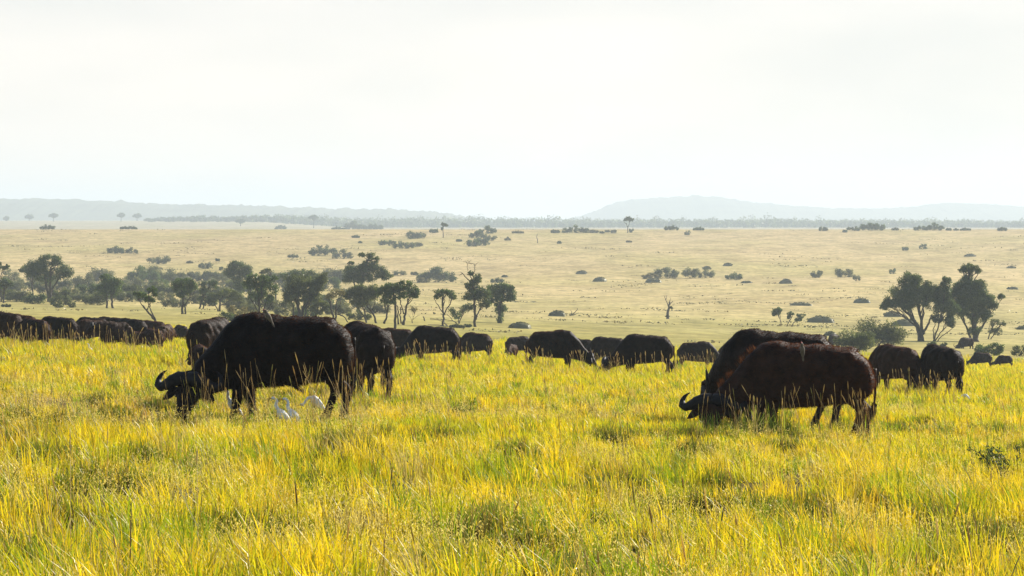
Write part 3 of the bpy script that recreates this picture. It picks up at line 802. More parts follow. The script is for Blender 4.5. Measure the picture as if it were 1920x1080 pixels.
T("acacia_tree", "tree", "dark round headed tree with two slanting stems in mid grove", (376, 579), [(380, 532, 13, 9), (396, 530, 13, 8), (382, 546, 12, 10), (404, 534, 8, 8), (378, 558, 9, 6)],
  [([(374, 579), (378, 566), (382, 552)], 3.5, 2), ([(379, 579), (384, 568), (386, 555)], 3, 2)], "dark", dens=.9)
T("acacia_tree", "tree", "low wide tree with leaning trunk left of the biggest bull's back", (410, 584), [(402, 556, 18, 11), (425, 548, 24, 9), (440, 556, 18, 9), (395, 562, 12, 8)],
  [([(410, 584), (413, 572), (413, 560)], 5, 3), ([(409, 582), (403, 570), (400, 562)], 2.5, 1.5)], "olive")
T("acacia_tree", "tree", "rounded dense tree rising behind the grove above its middle", (450, 556), [(447, 493, 27, 14), (432, 500, 14, 11), (462, 499, 15, 12), (447, 508, 22, 12), (440, 484, 12, 6), (450, 528, 18, 14)],
  [([(450, 556), (449, 535), (448, 515)], 5, 3)], "dark", d=660)
T("twisted_tree", "tree", "thin crooked tree with wispy leaning top above the grove", (518, 545), [(496, 482, 9, 5), (503, 480, 7, 4), (490, 486, 5, 3)],
  [([(518, 545), (517, 512), (514, 498), (510, 491), (503, 486)], 3.4, 1.3)], "olive", d=640, dens=.6, limbs=5)
T("acacia_tree", "tree", "green topped tree with slender fanned stems over the biggest bull's shoulder", (490, 601),
  [(478, 520, 22, 9), (502, 522, 22, 9), (468, 532, 16, 12), (492, 536, 24, 12), (512, 540, 14, 14), (482, 552, 22, 10), (505, 560, 12, 10)],
  [([(486, 601), (485, 575), (485, 552)], 4.5, 3), ([(490, 601), (495, 578), (499, 560)], 4, 2), ([(488, 590), (478, 572), (470, 560)], 2.5, 1.2), ([(493, 588), (506, 574), (514, 560)], 2.5, 1.2)], "green", limbs=16, dens=.85)
T("acacia_tree", "tree", "broad dome crowned tree behind the middle of the grove", (572, 560), [(570, 497, 33, 10), (548, 503, 16, 8), (592, 504, 16, 9), (570, 506, 28, 9), (535, 502, 12, 6)],
  [([(572, 560), (571, 535), (570, 510)], 6, 4)], "dark", d=620)
T("acacia_tree", "tree", "massive grey green tree over the biggest bull's back", (565, 600),
  [(560, 525, 34, 14), (545, 545, 22, 15), (575, 540, 30, 18), (598, 530, 20, 16), (560, 558, 26, 12), (590, 556, 16, 12), (540, 558, 14, 9), (605, 520, 12, 12)],
  [([(562, 600), (560, 582), (556, 565)], 9, 4), ([(564, 600), (567, 582), (572, 565)], 7, 3), ([(549, 598), (550, 582), (549, 570)], 3, 2), ([(571, 600), (573, 580), (575, 566)], 4, 2)], "olive", limbs=26)
T("acacia_tree", "tree", "smaller leafy tree with thin stems right of the massive grey green tree", (592, 601), [(600, 570, 16, 10), (588, 578, 13, 8), (612, 577, 12, 9), (600, 583, 14, 7)],
  [([(590, 601), (592, 588), (596, 576)], 2.2, 1.2), ([(595, 601), (598, 590), (604, 578)], 2, 1), ([(581, 600), (581, 590), (583, 580)], 2, 1)], "olive", dens=.8)
T("forked_tree", "tree", "tall pale forked stem with thin pinkish crown behind the biggest bull's rump", (628, 604), [(628, 548, 14, 9), (620, 555, 12, 8), (640, 548, 10, 7)],
  [([(626, 604), (624, 590), (620, 572), (618, 564)], 5, 2), ([(629, 604), (629, 588), (631, 566)], 4.5, 2), ([(633, 588), (645, 593), (652, 604)], 2.6, 2)], "dry", dens=.5, limbs=8)
T("acacia_tree", "tree", "tallest dark tree of the grove with a separate tuft on top", (672, 585),
  [(670, 508, 34, 14), (690, 500, 24, 12), (710, 510, 22, 12), (655, 520, 18, 14), (680, 520, 30, 12), (724, 518, 16, 8), (695, 481, 11, 9), (678, 477, 10, 5), (658, 493, 9, 4), (705, 488, 8, 8)],
  [([(672, 585), (674, 560), (678, 530), (684, 500), (690, 485)], 7, 2.5), ([(674, 558), (664, 530), (660, 500)], 4, 1.5)], "dark", d=560, limbs=24)
T("acacia_tree", "tree", "leafy tree with two trunks bending to the right behind the second bull", (698, 606),
  [(675, 545, 28, 14), (660, 552, 18, 10), (690, 555, 22, 12), (672, 568, 20, 9), (700, 545, 16, 14), (650, 556, 12, 6)],
  [([(707, 606), (702, 594), (696, 582), (688, 574)], 4.5, 2.5), ([(687, 606), (685, 594), (682, 578)], 4, 2), ([(699, 588), (690, 584), (682, 583)], 2, 1.2)], "olive", limbs=14)
T("umbrella_tree", "tree", "umbrella shaped tree on a cluster of straight trunks left of the single standing trees", (741, 618),
  [(735, 540, 27, 13), (755, 535, 28, 11), (773, 546, 16, 11), (720, 548, 18, 11), (745, 552, 30, 8), (730, 562, 18, 8), (778, 552, 10, 7)],
  [([(739, 618), (741, 596), (741, 570), (740, 555)], 5.5, 4), ([(756, 607), (759, 590), (763, 570), (768, 555)], 5, 2.5), ([(720, 606), (725, 590), (729, 572)], 4, 2.5), ([(747, 607), (747, 588), (744, 572)], 3.2, 2), ([(752, 606), (750, 590), (750, 575)], 2.8, 2), ([(757, 588), (752, 572), (748, 560)], 2.5, 1.5)], "green", limbs=18)
T("acacia_tree", "tree", "small upright tree with fan of bare limbs under a flat green head", (832, 612), [(824, 549, 13, 8), (843, 550, 13, 8), (834, 545, 10, 5), (850, 556, 8, 6), (818, 556, 6, 5)],
  [([(831, 612), (831, 594), (830, 575), (829, 556)], 4.5, 2.5), ([(832, 590), (842, 572), (848, 560)], 2.5, 1.2), ([(831, 586), (820, 570), (813, 560)], 2, 1)], "green", limbs=12)
T("thorn_bush", "bush", "open thorny bush with arching stems left of the tall dead topped tree", (858, 607), [(866, 582, 10, 9), (848, 582, 9, 7), (856, 592, 14, 7), (872, 574, 6, 5)],
  [([(862, 607), (858, 594), (850, 582)], 2.2, 1), ([(860, 607), (866, 592), (868, 578)], 2.2, 1), ([(858, 606), (846, 598), (838, 588)], 1.4, .8), ([(862, 604), (848, 600), (806, 596)], 1.4, .8)], "green", group="bushes around the valley", dens=.55, limbs=8)
T("dead_topped_tree", "tree", "tall tree with bare pale dead limbs jutting from its top", (891, 613),
  [(890, 526, 13, 11), (884, 536, 16, 8), (896, 519, 9, 9), (880, 555, 20, 10), (905, 552, 20, 14), (893, 545, 24, 10), (880, 575, 14, 8), (910, 568, 14, 9), (882, 512, 8, 5)],
  [([(891, 613), (891, 594), (890, 570), (888, 545), (886, 525)], 5.5, 3), ([(892, 598), (899, 582), (906, 570)], 3, 1.5)], "dark", limbs=16,
  bare=[((886, 532), (874, 520), 2.6, 2), ((874, 520), (867, 511), 2, 1.4), ((867, 511), (861, 516), 1.5, .6), ((868, 512), (863, 509), 1.3, .6), ((886, 528), (890, 508), 2, 1.2), ((890, 508), (890, 495), 1.3, .9), ((890, 495), (868, 490), 1, .5), ((889, 498), (897, 491), 1, .4), ((877, 496), (873, 488), .8, .4), ((884, 495), (876, 487), .8, .4), ((877, 507), (877, 492), 1, .6), ((877, 493), (884, 487), .8, .4)])
T("ivy_tree", "tree", "tree with a thick leafy column of creepers beneath its round head", (938, 606),
  [(930, 544, 24, 14), (950, 542, 20, 12), (960, 554, 12, 10), (940, 558, 24, 8), (937, 575, 12, 12), (936, 592, 10, 14), (945, 578, 9, 8), (918, 560, 12, 10)],
  [([(937, 606), (937, 585), (938, 562)], 8, 4)], "green", limbs=12, dens=1.15)
T("acacia_tree", "tree", "left tree of the right hand clump with a fanned trunk and spreading crown", (1729, 640),
  [(1705, 525, 24, 17), (1690, 548, 26, 22), (1720, 545, 26, 22), (1672, 566, 20, 14), (1700, 568, 26, 14), (1735, 560, 18, 20), (1660, 573, 12, 8), (1740, 535, 12, 10), (1708, 545, 30, 24), (1735, 545, 18, 18)],
  [([(1726, 640), (1725, 622), (1718, 606), (1706, 590), (1692, 578)], 11, 3), ([(1728, 640), (1729, 616), (1728, 596), (1722, 572)], 8, 3), ([(1730, 626), (1742, 604), (1748, 588)], 5, 2), ([(1720, 612), (1704, 600), (1684, 585)], 4, 1.5)], "dark", limbs=30, dens=1.35)
T("acacia_tree", "tree", "multi stemmed slim tree in the middle of the right hand clump", (1752, 640), [(1765, 570, 20, 22), (1772, 540, 16, 14), (1758, 595, 14, 10), (1782, 600, 14, 14), (1776, 528, 12, 12), (1762, 552, 22, 20), (1785, 575, 18, 18)],
  [([(1750, 640), (1756, 622), (1762, 604), (1768, 588)], 3.5, 1.6), ([(1753, 640), (1764, 624), (1776, 612)], 2.6, 1.2), ([(1752, 636), (1750, 618), (1754, 600)], 2.4, 1.2), ([(1754, 636), (1772, 626), (1786, 616)], 2, 1)], "dark", dens=1.6, limbs=16)
T("acacia_tree", "tree", "tallest dense tree of the right hand clump with a separate tuft on top", (1832, 641),
  [(1817, 500, 18, 8), (1828, 506, 16, 7), (1806, 506, 12, 5), (1812, 532, 28, 15), (1795, 548, 26, 16), (1835, 540, 22, 18), (1820, 566, 36, 16), (1848, 562, 22, 14), (1800, 580, 30, 16), (1835, 590, 22, 16), (1878, 556, 9, 7), (1862, 572, 14, 10), (1828, 614, 16, 20), (1850, 590, 14, 12), (1812, 552, 34, 24), (1840, 572, 26, 22)],
  [([(1829, 641), (1828, 618), (1826, 590), (1822, 560), (1818, 520), (1817, 505)], 12, 3), ([(1824, 636), (1812, 612), (1802, 590)], 5, 2), ([(1832, 630), (1846, 606), (1858, 588)], 5, 2)], "dark", limbs=34, dens=1.35)
T("acacia_tree", "tree", "sparse light tree at the right end of the right hand clump", (1855, 636), [(1866, 604, 13, 9), (1858, 618, 10, 10), (1880, 606, 9, 6), (1870, 620, 12, 8)],
  [([(1854, 636), (1858, 620), (1864, 606)], 2.4, 1.2), ([(1857, 636), (1868, 620), (1876, 608)], 2, 1)], "olive", dens=.55, limbs=12)
T("young_tree", "tree", "small round headed sapling left of the low leafy bush on the slope", (1465, 610), [(1457, 584, 12, 8), (1460, 580, 8, 5), (1452, 588, 6, 5)], [([(1465, 610), (1463, 600), (1459, 588)], 1.8, 1.2)], "green", group="small trees on the right slope", limbs=6)
T("young_tree", "tree", "two tufted sapling with slanting stems beside the round headed sapling", (1478, 612), [(1483, 588, 9, 5), (1502, 592, 11, 5), (1497, 599, 9, 4), (1480, 594, 6, 4)],
  [([(1474, 612), (1480, 602), (1486, 592)], 1.8, 1), ([(1482, 612), (1490, 603), (1500, 595)], 1.8, 1)], "green", group="small trees on the right slope", limbs=8)
T("dead_stump", "dead tree", "lone dead stump with a few upright twigs on the open slope", (1253, 598), [(1252, 592, 4, 3), (1259, 576, 3, 3)],
  [([(1252, 598), (1252, 585), (1255, 574), (1256, 566)], 6, 3)], "olive", group="dead trees on the slope", barkmat=M_DEAD, limbs=2, dens=.6,
  bare=[((1255, 570), (1262, 564), 2, .8), ((1254, 574), (1248, 562), 2, 1.2), ((1248, 562), (1246, 554), 1.4, .7), ((1248, 562), (1251, 553), 1.2, .6), ((1256, 568), (1258, 558), 1.4, .5)])
T("dead_stick", "dead tree", "thin crooked dead stick standing alone on the upper slope", (1008, 456), [], [([(1008, 456), (1008, 449), (1006, 444), (1008, 438)], 1.8, .9)], group="dead trees on the slope", barkmat=M_DEAD)
T("fallen_tree", "dead tree", "low tangle of fallen bare branches beside a grassy mound", (1075, 592), [], [([(1066, 592), (1074, 588), (1082, 582), (1083, 577)], 2, .7), ([(1066, 590), (1078, 590), (1086, 586)], 1.6, .6), ([(1070, 592), (1072, 584), (1070, 580)], 1.4, .5)], group="dead trees on the slope", barkmat=M_DEAD)
T("dead_stump", "dead tree", "short leaning stump between the umbrella shaped tree and the fan limbed tree", (796, 602), [], [([(797, 602), (795, 597), (793, 593)], 2.6, 2.2)], group="dead trees on the slope", barkmat=M_DEAD)
T("fallen_tree", "dead tree", "fallen pale branches on the ground below the fan limbed tree", (826, 612), [], [([(842, 612), (830, 603), (822, 599), (806, 598)], 1.8, .7), ([(842, 610), (824, 609), (802, 608)], 2, .8), ([(838, 611), (832, 600), (818, 596)], 1.4, .6)], group="dead trees on the slope", barkmat=M_DEAD)
T("dry_bush", "bush", "bare twiggy shrub right of the umbrella shaped tree", (772, 606), [(775, 580, 9, 8)], [([(773, 606), (775, 594), (779, 582)], 1, .5), ([(773, 604), (769, 594), (764, 588)], .9, .4), ([(775, 598), (782, 592), (787, 590)], .8, .4)], "dry", group="bushes around the valley", dens=.25, limbs=8)

# lone trees on the plateau edge and beyond
T("umbrella_tree", "tree", "lone umbrella tree with forked bare stem on the skyline at the centre right", (1177, 432), [(1178, 405, 9, 4), (1174, 407, 6, 3), (1184, 407, 5, 3)],
  [([(1177, 432), (1177, 422), (1174, 413)], 1.8, .9), ([(1177, 423), (1180, 414), (1180, 408)], 1.3, .8), ([(1175, 416), (1170, 411), (1169, 409)], .9, .5)], "dark", group="lone trees on the plateau edge", d=1600, limbs=6)
T("umbrella_tree", "tree", "lone slim tree with a small tufted head on the skyline left of centre", (831, 436), [(834, 412, 6, 3), (830, 410, 4, 3), (829, 419, 3, 3), (837, 413, 4, 2)],
  [([(831, 436), (831, 426), (830, 418), (833, 412)], 1.8, .9)], "dark", group="lone trees on the plateau edge", d=1500, limbs=4)
for lab, bx, top, w, dd in (("farthest left small umbrella tree on the hazy plain", 12, 405, 6, 4700), ("second hazy plain tree from the left with a ragged crown", 55, 402, 9, 4700),
                            ("neat umbrella tree on the hazy plain, above the lone dark bush at left", 100, 399.5, 10, 4300), ("round headed tree on the hazy plain near the left treeline", 227, 399, 8, 4300),
                            ("leaning faded tree just left of where the far treeline starts", 257, 400, 9, 4600), ("faded umbrella tree in front of the start of the far treeline", 451, 410, 10, 3600), ("dark bushy tree in front of the far treeline left of centre", 588, 403, 10, 3500)):
    by = HZ + (CAMZ - float(terrain((bx - 960) / F * dd, dd))) * F / dd
    T("umbrella_tree", "tree", lab, (bx, by), [(bx, top + 3.4, w * .8, 3.8), (bx - w * .5, top + 5, w * .55, 2.6), (bx + w * .45, top + 4.6, w * .6, 2.9), (bx + w * .1, top + 6.5, w * .5, 2.4)], [([(bx, by), (bx + .4, by - 5), (bx, top + 4)], 1.6, .9)], "dark", group="hazy trees on the far plain", d=dd, limbs=4)

# ------------------------------------------------------------------ bushes
def bush(x0, x1, top, base, label, tone="grey", group="bushes on the slope", d=None, name="bush", dens=1.0, lumps=None):
    r = np.random.default_rng(int(x0 * 13 + top * 7))
    bx = (x0 + x1) / 2
    X, Y, Z = ground_at(bx, base) if d is None else at_dist(bx, d)
    m = Y / F; w = (x1 - x0); h = base - top
    k = lumps or int(np.clip(round(w / max(h, 1) * 1.5), 2, 6))
    bl = []
    for i in range(k):
        t = (i + .5) / k
        hh = h * (1 - .45 * abs(t - .5) * 2) * r.uniform(.82, 1.02) if k > 1 else h
        bl.append((x0 + w * t, base - hh * .5, max(w / k * .72, hh * .42), hh * .54))
    mb = MB(); tips = crown(mb, bl, bx, base, m, tone, r, dens, None, .9)
    for i in r.permutation(len(tips))[:8]:
        limb(mb, (r.uniform(-.2, .2) * w * m, r.uniform(-.3, .3), -.1), tips[i], .05, .015, r, 4, .1, (.07, .055, .04))
    o = mb.build(name, M_LEAF); o.location = (X, Y, Z)
    tag(o, label, "bush", group)
    return o

SLOPE = [
    (200, 234, 460, 475, "dark square looking bush pair's left half on the left slope", "dark"), (235, 258, 463, 475, "small low bush to the right of the dark square looking bush", "olive"),
    (276, 292, 478, 494, "thin stemmed grey bush on the left slope, left of two", "grey"), (292, 318, 475, 495, "wider thin stemmed grey bush on the left slope, right of two", "grey"),
    (350, 362, 488, 494, "dry twiggy tuft right of the two thin stemmed grey bushes", "dry"), (372, 398, 487, 504, "pale grey bush poking up behind the grove, left of its rounded dense tree", "grey"), (404, 412, 483, 490, "tiny dark bush left of the rounded dense tree", "dark"), (411, 417, 496, 507, "narrow dark shrub touching the rounded dense tree", "dark"),
    (540, 560, 474, 483, "low faded bush left of the long bushes", "grey"), (579, 632, 457, 479, "long dark bush on the middle left slope", "dark"), (624, 662, 466, 485, "paler bush overlapping the right end of the long dark bush", "grey"),
    (660, 674, 440, 446, "small green bush near the top of the slope left of centre", "green"), (672, 679, 452, 456, "tiny green tuft below the small green bush near the slope top", "green"),
    (710, 727, 445, 460, "round bush at the left end of the row below the square bushes", "dark"), (727, 743, 447, 461, "middle round bush of the row below the square bushes", "dark"), (737, 778, 449, 466, "widest bush of the row below the square bushes", "dark"), (770, 792, 451, 463, "right end bush of the row below the square bushes", "grey"),
    (763, 790, 430, 448, "square dark bush just below the skyline left of centre", "dark"), (787, 799, 430, 447, "narrow bush against the right side of the square dark bush", "olive"), (805, 822, 426, 437, "round bush on the skyline left of the lone slim tree", "dark"),
    (855, 866, 447, 453, "small dark bush left of the four piled bushes", "dark"), (874, 898, 446, 462, "lower left bush of the four piled bushes", "dark"), (890, 917, 440, 461, "biggest front bush of the four piled bushes", "dark"), (878, 912, 431, 446, "left upper bush of the four piled bushes", "dark"), (897, 930, 422, 438, "topmost bush of the four piled bushes", "dark"), (912, 930, 436, 451, "rightmost bush of the four piled bushes", "olive"),
    (960, 982, 431, 438, "faint low scrub on the skyline near the centre", "dry"), (946, 958, 444, 451, "faint dry tuft right of the four piled bushes", "dry"), (1033, 1040, 427, 437, "narrow bush just left of the long skyline bush", "olive"), (1040, 1050, 429, 437, "faded shrub touching the left end of the long skyline bush", "grey"),
    (1054, 1105, 421, 437, "long low dark bush on the skyline right of centre", "dark"), (1105, 1122, 429, 437, "pale dry scrub right of the long skyline bush", "dry"), (1124, 1133, 432, 438, "small dark bush first right of the pale skyline scrub", "dark"), (1134, 1143, 429, 436, "small dark bush second right of the pale skyline scrub", "grey"), (1145, 1155, 429, 437, "small dark bush third right of the pale skyline scrub", "grey"), (1181, 1187, 425, 436, "upright shrub at the foot of the lone umbrella tree", "dark"),
    (1044, 1053, 449, 457, "small upright bush on the upper slope near the crooked dead stick", "dark"), (1174, 1184, 450, 455, "small dry tuft below the lone umbrella tree", "dry"), (1246, 1272, 421, 432, "spiky dark bush on the skyline right of the lone umbrella tree", "dark"), (1284, 1293, 428, 441, "thin upright shrub below the skyline at the right of centre", "grey"), (1300, 1320, 425, 432, "round low bush on the skyline between two gaps", "dark"),
    (737, 760, 502, 517, "grey bush between the tallest grove tree and the big blunt bush", "grey"), (770, 783, 507, 516, "little grey bush next to the big blunt bush", "grey"), (783, 853, 497, 529, "big blunt dark bush alone in the middle of the slope", "dark"), (780, 805, 518, 530, "pale twiggy bush at the left foot of the big blunt bush", "dry"),
    (920, 945, 519, 530, "low dark shrub right of the tall dead topped tree's crown", "dark"),
    (1204, 1235, 507, 523, "pale sparse bush at the left end of the middle bush row", "dry"), (1226, 1272, 498, 522, "wide grey bush in the middle bush row", "grey"), (1280, 1310, 494, 522, "tallest bush in the middle bush row", "grey"), (1306, 1340, 502, 521, "right bush of the middle bush row", "grey"), (1360, 1376, 508, 524, "left half of the notched dark bush", "dark"), (1372, 1392, 504, 525, "right half of the notched dark bush", "dark"),
    (1518, 1541, 501, 521, "thin twiggy grey bush on the right slope, left of three", "grey"), (1564, 1600, 496, 520, "spiky grey bush on the right slope, middle of three", "grey"), (1600, 1612, 508, 527, "narrow grey shrub on the right slope, right of three", "grey"), (1667, 1680, 498, 514, "dark post shaped shrub on the right slope", "dark"), (1692, 1703, 460, 470, "small dark round bush on the upper right slope, left of two", "dark"), (1725, 1738, 452, 468, "small dark upright bush on the upper right slope, right of two", "dark"),
    (1535, 1547, 421, 433, "dark bush at the left end of the right skyline row", "dark"), (1546, 1552, 425, 433, "sliver of a bush at the left end of the right skyline row", "grey"), (1570, 1583, 424, 433, "small faded bush in the right skyline row", "grey"), (1588, 1614, 422, 433, "middle sized bush in the right skyline row", "dark"), (1580, 1588, 429, 436, "tiny low bush under the right skyline row", "dark"), (1612, 1660, 414, 432, "big bush with a raised left end in the right skyline row", "dark"), (1672, 1685, 423, 430, "faint dry scrub between the two big right skyline bushes", "dry"),
    (1712, 1742, 416, 428, "long bush on the skyline touching the taller one at right", "dark"), (1738, 1769, 411, 428, "tallest bush on the right skyline", "dark"), (1774, 1784, 422, 428, "first small bush right of the tallest right skyline bush", "dark"), (1788, 1797, 423, 428, "second small bush right of the tallest right skyline bush", "grey"), (1800, 1820, 422, 428, "third and widest small bush right of the tallest right skyline bush", "dark"), (1828, 1842, 422, 429, "fourth small bush right of the tallest right skyline bush", "dark"), (1870, 1888, 424, 433, "thin flat bush on the skyline near the right edge", "olive"),
    (1570, 1640, 596, 650, "left half of the big round green bush behind the reddish brown buffalo", "olive"), (1605, 1694, 586, 652, "big round green bush behind the reddish brown buffalo", "olive"), (1450, 1516, 606, 627, "low leafy bush under the two saplings", "olive"),
    (1828, 1880, 631, 664, "round bush below the right hand tree clump", "green"), (1898, 1930, 640, 668, "bush cut by the right edge below the tree clump", "olive"), (1764, 1776, 628, 640, "small bush at the foot of the right hand tree clump", "olive"), (1740, 1756, 626, 640, "dark shrub between the stems of the right hand clump", "dark"),
    (412, 440, 574, 602, "blue green bush behind the biggest bull's neck", "dark"), (425, 462, 560, 600, "pale dry bush behind the biggest bull's shoulder", "dry"), (100, 118, 559, 577, "small round bush right of the big acacia's trunk", "olive"), (126, 142, 561, 577, "smaller round bush second right of the big acacia's trunk", "olive"), (6, 26, 538, 564, "upright bush at the left edge under the umbrella crowned tree", "olive"), (2, 20, 568, 576, "low dark scrub at the left edge below the grove", "olive"),
    (870, 884, 604, 614, "dark rounded scrub at the foot of the tall dead topped tree", "dark"), (842, 872, 606, 615, "grey brushwood left of the tall dead topped tree", "grey"),
]
for (a, b, t, s, lab, tone) in SLOPE:
    if s < 427: continue
    dd = None
    if s <= 431: dd = 1640
    if 606 <= s: dd = 400 if a > 1400 else None
    if a in (1570, 1615): dd = 345
    if a in (1828, 1898): dd = 350
    bush(a, b, t, s, lab, tone, d=dd)
bush(75, 103, 418.5, 430, "lone dark bush on the skyline at left", "dark", d=1760)
bush(226, 258, 421, 430.5, "second low bush on the left skyline", "dark", d=1800)
bush(515, 536, 417, 427, "faded bush in front of the far treeline, first right of the left skyline bushes", "dark", group="hazy bushes on the far plain", d=3000)
bush(622, 646, 421, 430, "faded low bush in front of the far treeline, second right of the left skyline bushes", "dark", group="hazy bushes on the far plain", d=2600)
bush(646, 680, 411, 428, "faded tall bush pair in front of the far treeline", "dark", group="hazy bushes on the far plain", d=3000)
bush(680, 718, 413, 428, "faded wide bush in front of the far treeline beside the tall pair", "dark", group="hazy bushes on the far plain", d=3000)

# understorey of the left grove: many near-alike bushes
GROVE = [(0, 28, 534, 562), (20, 52, 540, 566), (48, 80, 545, 570), (30, 66, 518, 545), (96, 132, 538, 565), (118, 146, 530, 562), (104, 130, 520, 545), (140, 172, 512, 545), (150, 186, 524, 560), (136, 166, 545, 566), (158, 180, 548, 565), (228, 262, 515, 545), (224, 250, 540, 566), (170, 206, 497, 528),
         (243, 290, 502, 530), (262, 318, 500, 528), (300, 340, 505, 530), (264, 300, 524, 552), (296, 330, 525, 556), (300, 322, 543, 566), (256, 282, 548, 566), (345, 400, 507, 526), (370, 420, 505, 528), (395, 440, 512, 540), (430, 470, 520, 548), (345, 372, 548, 570), (380, 402, 556, 574), (10, 34, 500, 530), (66, 96, 522, 550), (178, 200, 540, 566), (206, 232, 540, 562), (455, 480, 560, 590), (600, 632, 512, 545), (612, 645, 498, 530), (516, 545, 555, 585), (530, 560, 518, 548), (640, 664, 530, 562), (326, 350, 512, 534), (410, 430, 548, 572), (190, 222, 522, 548)]
GROVE += [(440, 480, 540, 572), (470, 512, 548, 584), (500, 540, 505, 535), (520, 556, 568, 592), (575, 615, 545, 575), (610, 650, 560, 590), (640, 690, 548, 580), (690, 726, 560, 588), (655, 690, 580, 600), (428, 468, 556, 580), (555, 590, 575, 596), (340, 380, 530, 556), (230, 262, 528, 556), (60, 100, 505, 535), (160, 196, 545, 572), (385, 425, 530, 560), (282, 312, 520, 548), (0, 40, 520, 548), (96, 128, 552, 572), (310, 345, 556, 576)]
_TN = ["olive", "grey", "olive", "grey", "green", "grey"]
for i, (a, b, t, s) in enumerate(GROVE):
    w_ = (b - a) * .16
    bush(a - w_, b + w_, t - (s - t) * .14, s, "rounded grey green bush crowded among the trees of the left valley grove", _TN[(i * 5) % 6], group="undergrowth bushes of the left grove")
bush(171, 222, 481, 512, "domed bush rising above the left grove beyond the two stemmed tree", "dark", group="bushes on the slope", d=640)

# ------------------------------------------------------------------ grassy mounds
M_MOUND = leafy("mound turf", trans=0.1, gloss=0.02)
def mound(x0, x1, top, base, label, flat=False):
    r = np.random.default_rng(int(x0 * 3 + base))
    bx = (x0 + x1) / 2
    X, Y, Z = ground_at(bx, base); m = Y / F; w = (x1 - x0) * m / 2; h = (base - top) * m * .82
    mb = MB(); nu, nv = 22, 8; V = []; Fc = []
    for j in range(nv + 1):
        t = j / nv
        for i in range(nu):
            a = 2 * math.pi * i / nu; k = 1 + .12 * math.sin(a * 3 + x0) + .06 * math.sin(a * 7)
            V.append((w * k * (1 - t) * math.cos(a), w * .8 * k * (1 - t) * math.sin(a), h * math.sqrt(max(0, 1 - (1 - t) ** 2.2)) + r.normal(0, .03) * h - (.15 if j == 0 else 0)))
    for j in range(nv):
        for i in range(nu):
            p = j * nu + i; q = j * nu + (i + 1) % nu
            Fc += [(p, q, q + nu), (p, q + nu, p + nu)]
    mb.add(V, Fc, (.15, .145, .08))
    n = int(60 + w * h * 20)
    for _ in range(26):
        t = r.uniform(0, .95); a = r.uniform(0, 6.28); c = (w * (1 - t) * math.cos(a), w * .8 * (1 - t) * math.sin(a), h * math.sqrt(max(0, 1 - (1 - t) ** 2.2)))
        leaves(mb, c, h * .16 + .12, 16, max(.1, m * 1.5), r.choice(["olive", "grey", "grey", "dry"]), r, .6)
    o = mb.build("mound", M_MOUND, None, True); o.location = (X, Y, Z)
    tag(o, label, "mound", "old grassy termite mounds on the slope")
for a in [(954, 998, 603, 616, "dark grassy mound right of the creeper clad tree"), (1029, 1062, 581, 593, "grassy mound beside the tangle of fallen branches"), (1080, 1102, 507, 514, "small mound left of the middle bush row, upper of two"), (1112, 1138, 519, 528, "small mound left of the middle bush row, lower of two"),
          (1208, 1240, 521, 530, "flat green mound at the foot of the pale sparse bush"), (1356, 1374, 493, 499, "small mound above the notched dark bush"), (1316, 1334, 499, 505, "mound just behind the right bush of the middle row"), (1462, 1487, 522, 532, "isolated round mound on the right slope"), (1510, 1564, 591, 605, "widest mound on the right slope, near the saplings"), (1672, 1722, 597, 611, "mound at the foot of the right hand clump's left tree"),
          (1655, 1690, 583, 594, "mound partly under the left crown of the right hand clump"), (1480, 1524, 567, 573, "long flat mound on the right slope above the saplings"), (1598, 1632, 559, 568, "mound with a dark crest left of the right hand clump"), (1808, 1830, 476, 481, "low mound near the right edge of the upper slope"), (1886, 1905, 499, 503, "small mound near the right edge, middle of the slope"), (1888, 1910, 538, 543, "small mound right of the right hand clump"), (1545, 1570, 621, 630, "low mound left of the big round green bush"), (940, 952, 516, 520, "tiny mound above the creeper clad tree"), (1390, 1410, 527, 531, "low mound under the notched dark bush"), (1905, 1935, 610, 618, "mound cut by the right edge")]:
    mound(*a)

# ------------------------------------------------------------------ scattered tussocks on the slope (stuff)
mb = MB(); r = np.random.default_rng(77)
cnt = 0
patch = [(r.uniform(-380, 380), math.exp(r.uniform(math.log(300), math.log(1690)))) for _ in range(300)]
for (cx, cy) in patch:
    if abs(cx) > .19 * cy: cx = r.uniform(-.18, .18) * cy
    if cy < 520 and r.random() < .85: continue
    k = r.integers(1, 8)
    for _ in range(k):
        x = cx + r.normal(0, .010) * cy; y = cy * (1 + r.normal(0, .012))
        z = float(terrain(x, y)); m = y / F; s = r.uniform(.15, .5) * (1 + y / 1200)
        n = int(r.integers(8, 18))
        p = np.array([x, y, z]) + r.normal(0, 1, (n, 3)) * np.array([s * 2.6, s, s * .13]) + np.array([0, 0, s * .15])
        u = r.normal(0, 1, (n, 3)); u[:, 2] *= .5; u /= np.linalg.norm(u, axis=1)[:, None]
        w = np.cross(u, r.normal(0, 1, (n, 3))); w /= np.linalg.norm(w, axis=1)[:, None] + 1e-9
        q = s * r.uniform(.25, .5, n)[:, None]
        V = np.stack([p - u * q, p + w * q * .6, p + u * q, p - w * q * .6], 1).reshape(-1, 3)
        i = np.arange(n)[:, None] * 4
        base = np.array([(.19, .175, .08), (.25, .21, .10), (.14, .14, .07), (.30, .24, .11)])[r.integers(0, 4)]
        mb.add(V, np.concatenate([i + [0, 1, 2], i + [0, 2, 3]]), np.repeat(base * r.uniform(.7, 1.2, (n, 1)), 4, axis=0))
tag(mb.build("tussocks", M_MOUND), "low grey green grass tussocks scattered over the far slope", "tussocks", None, "stuff")

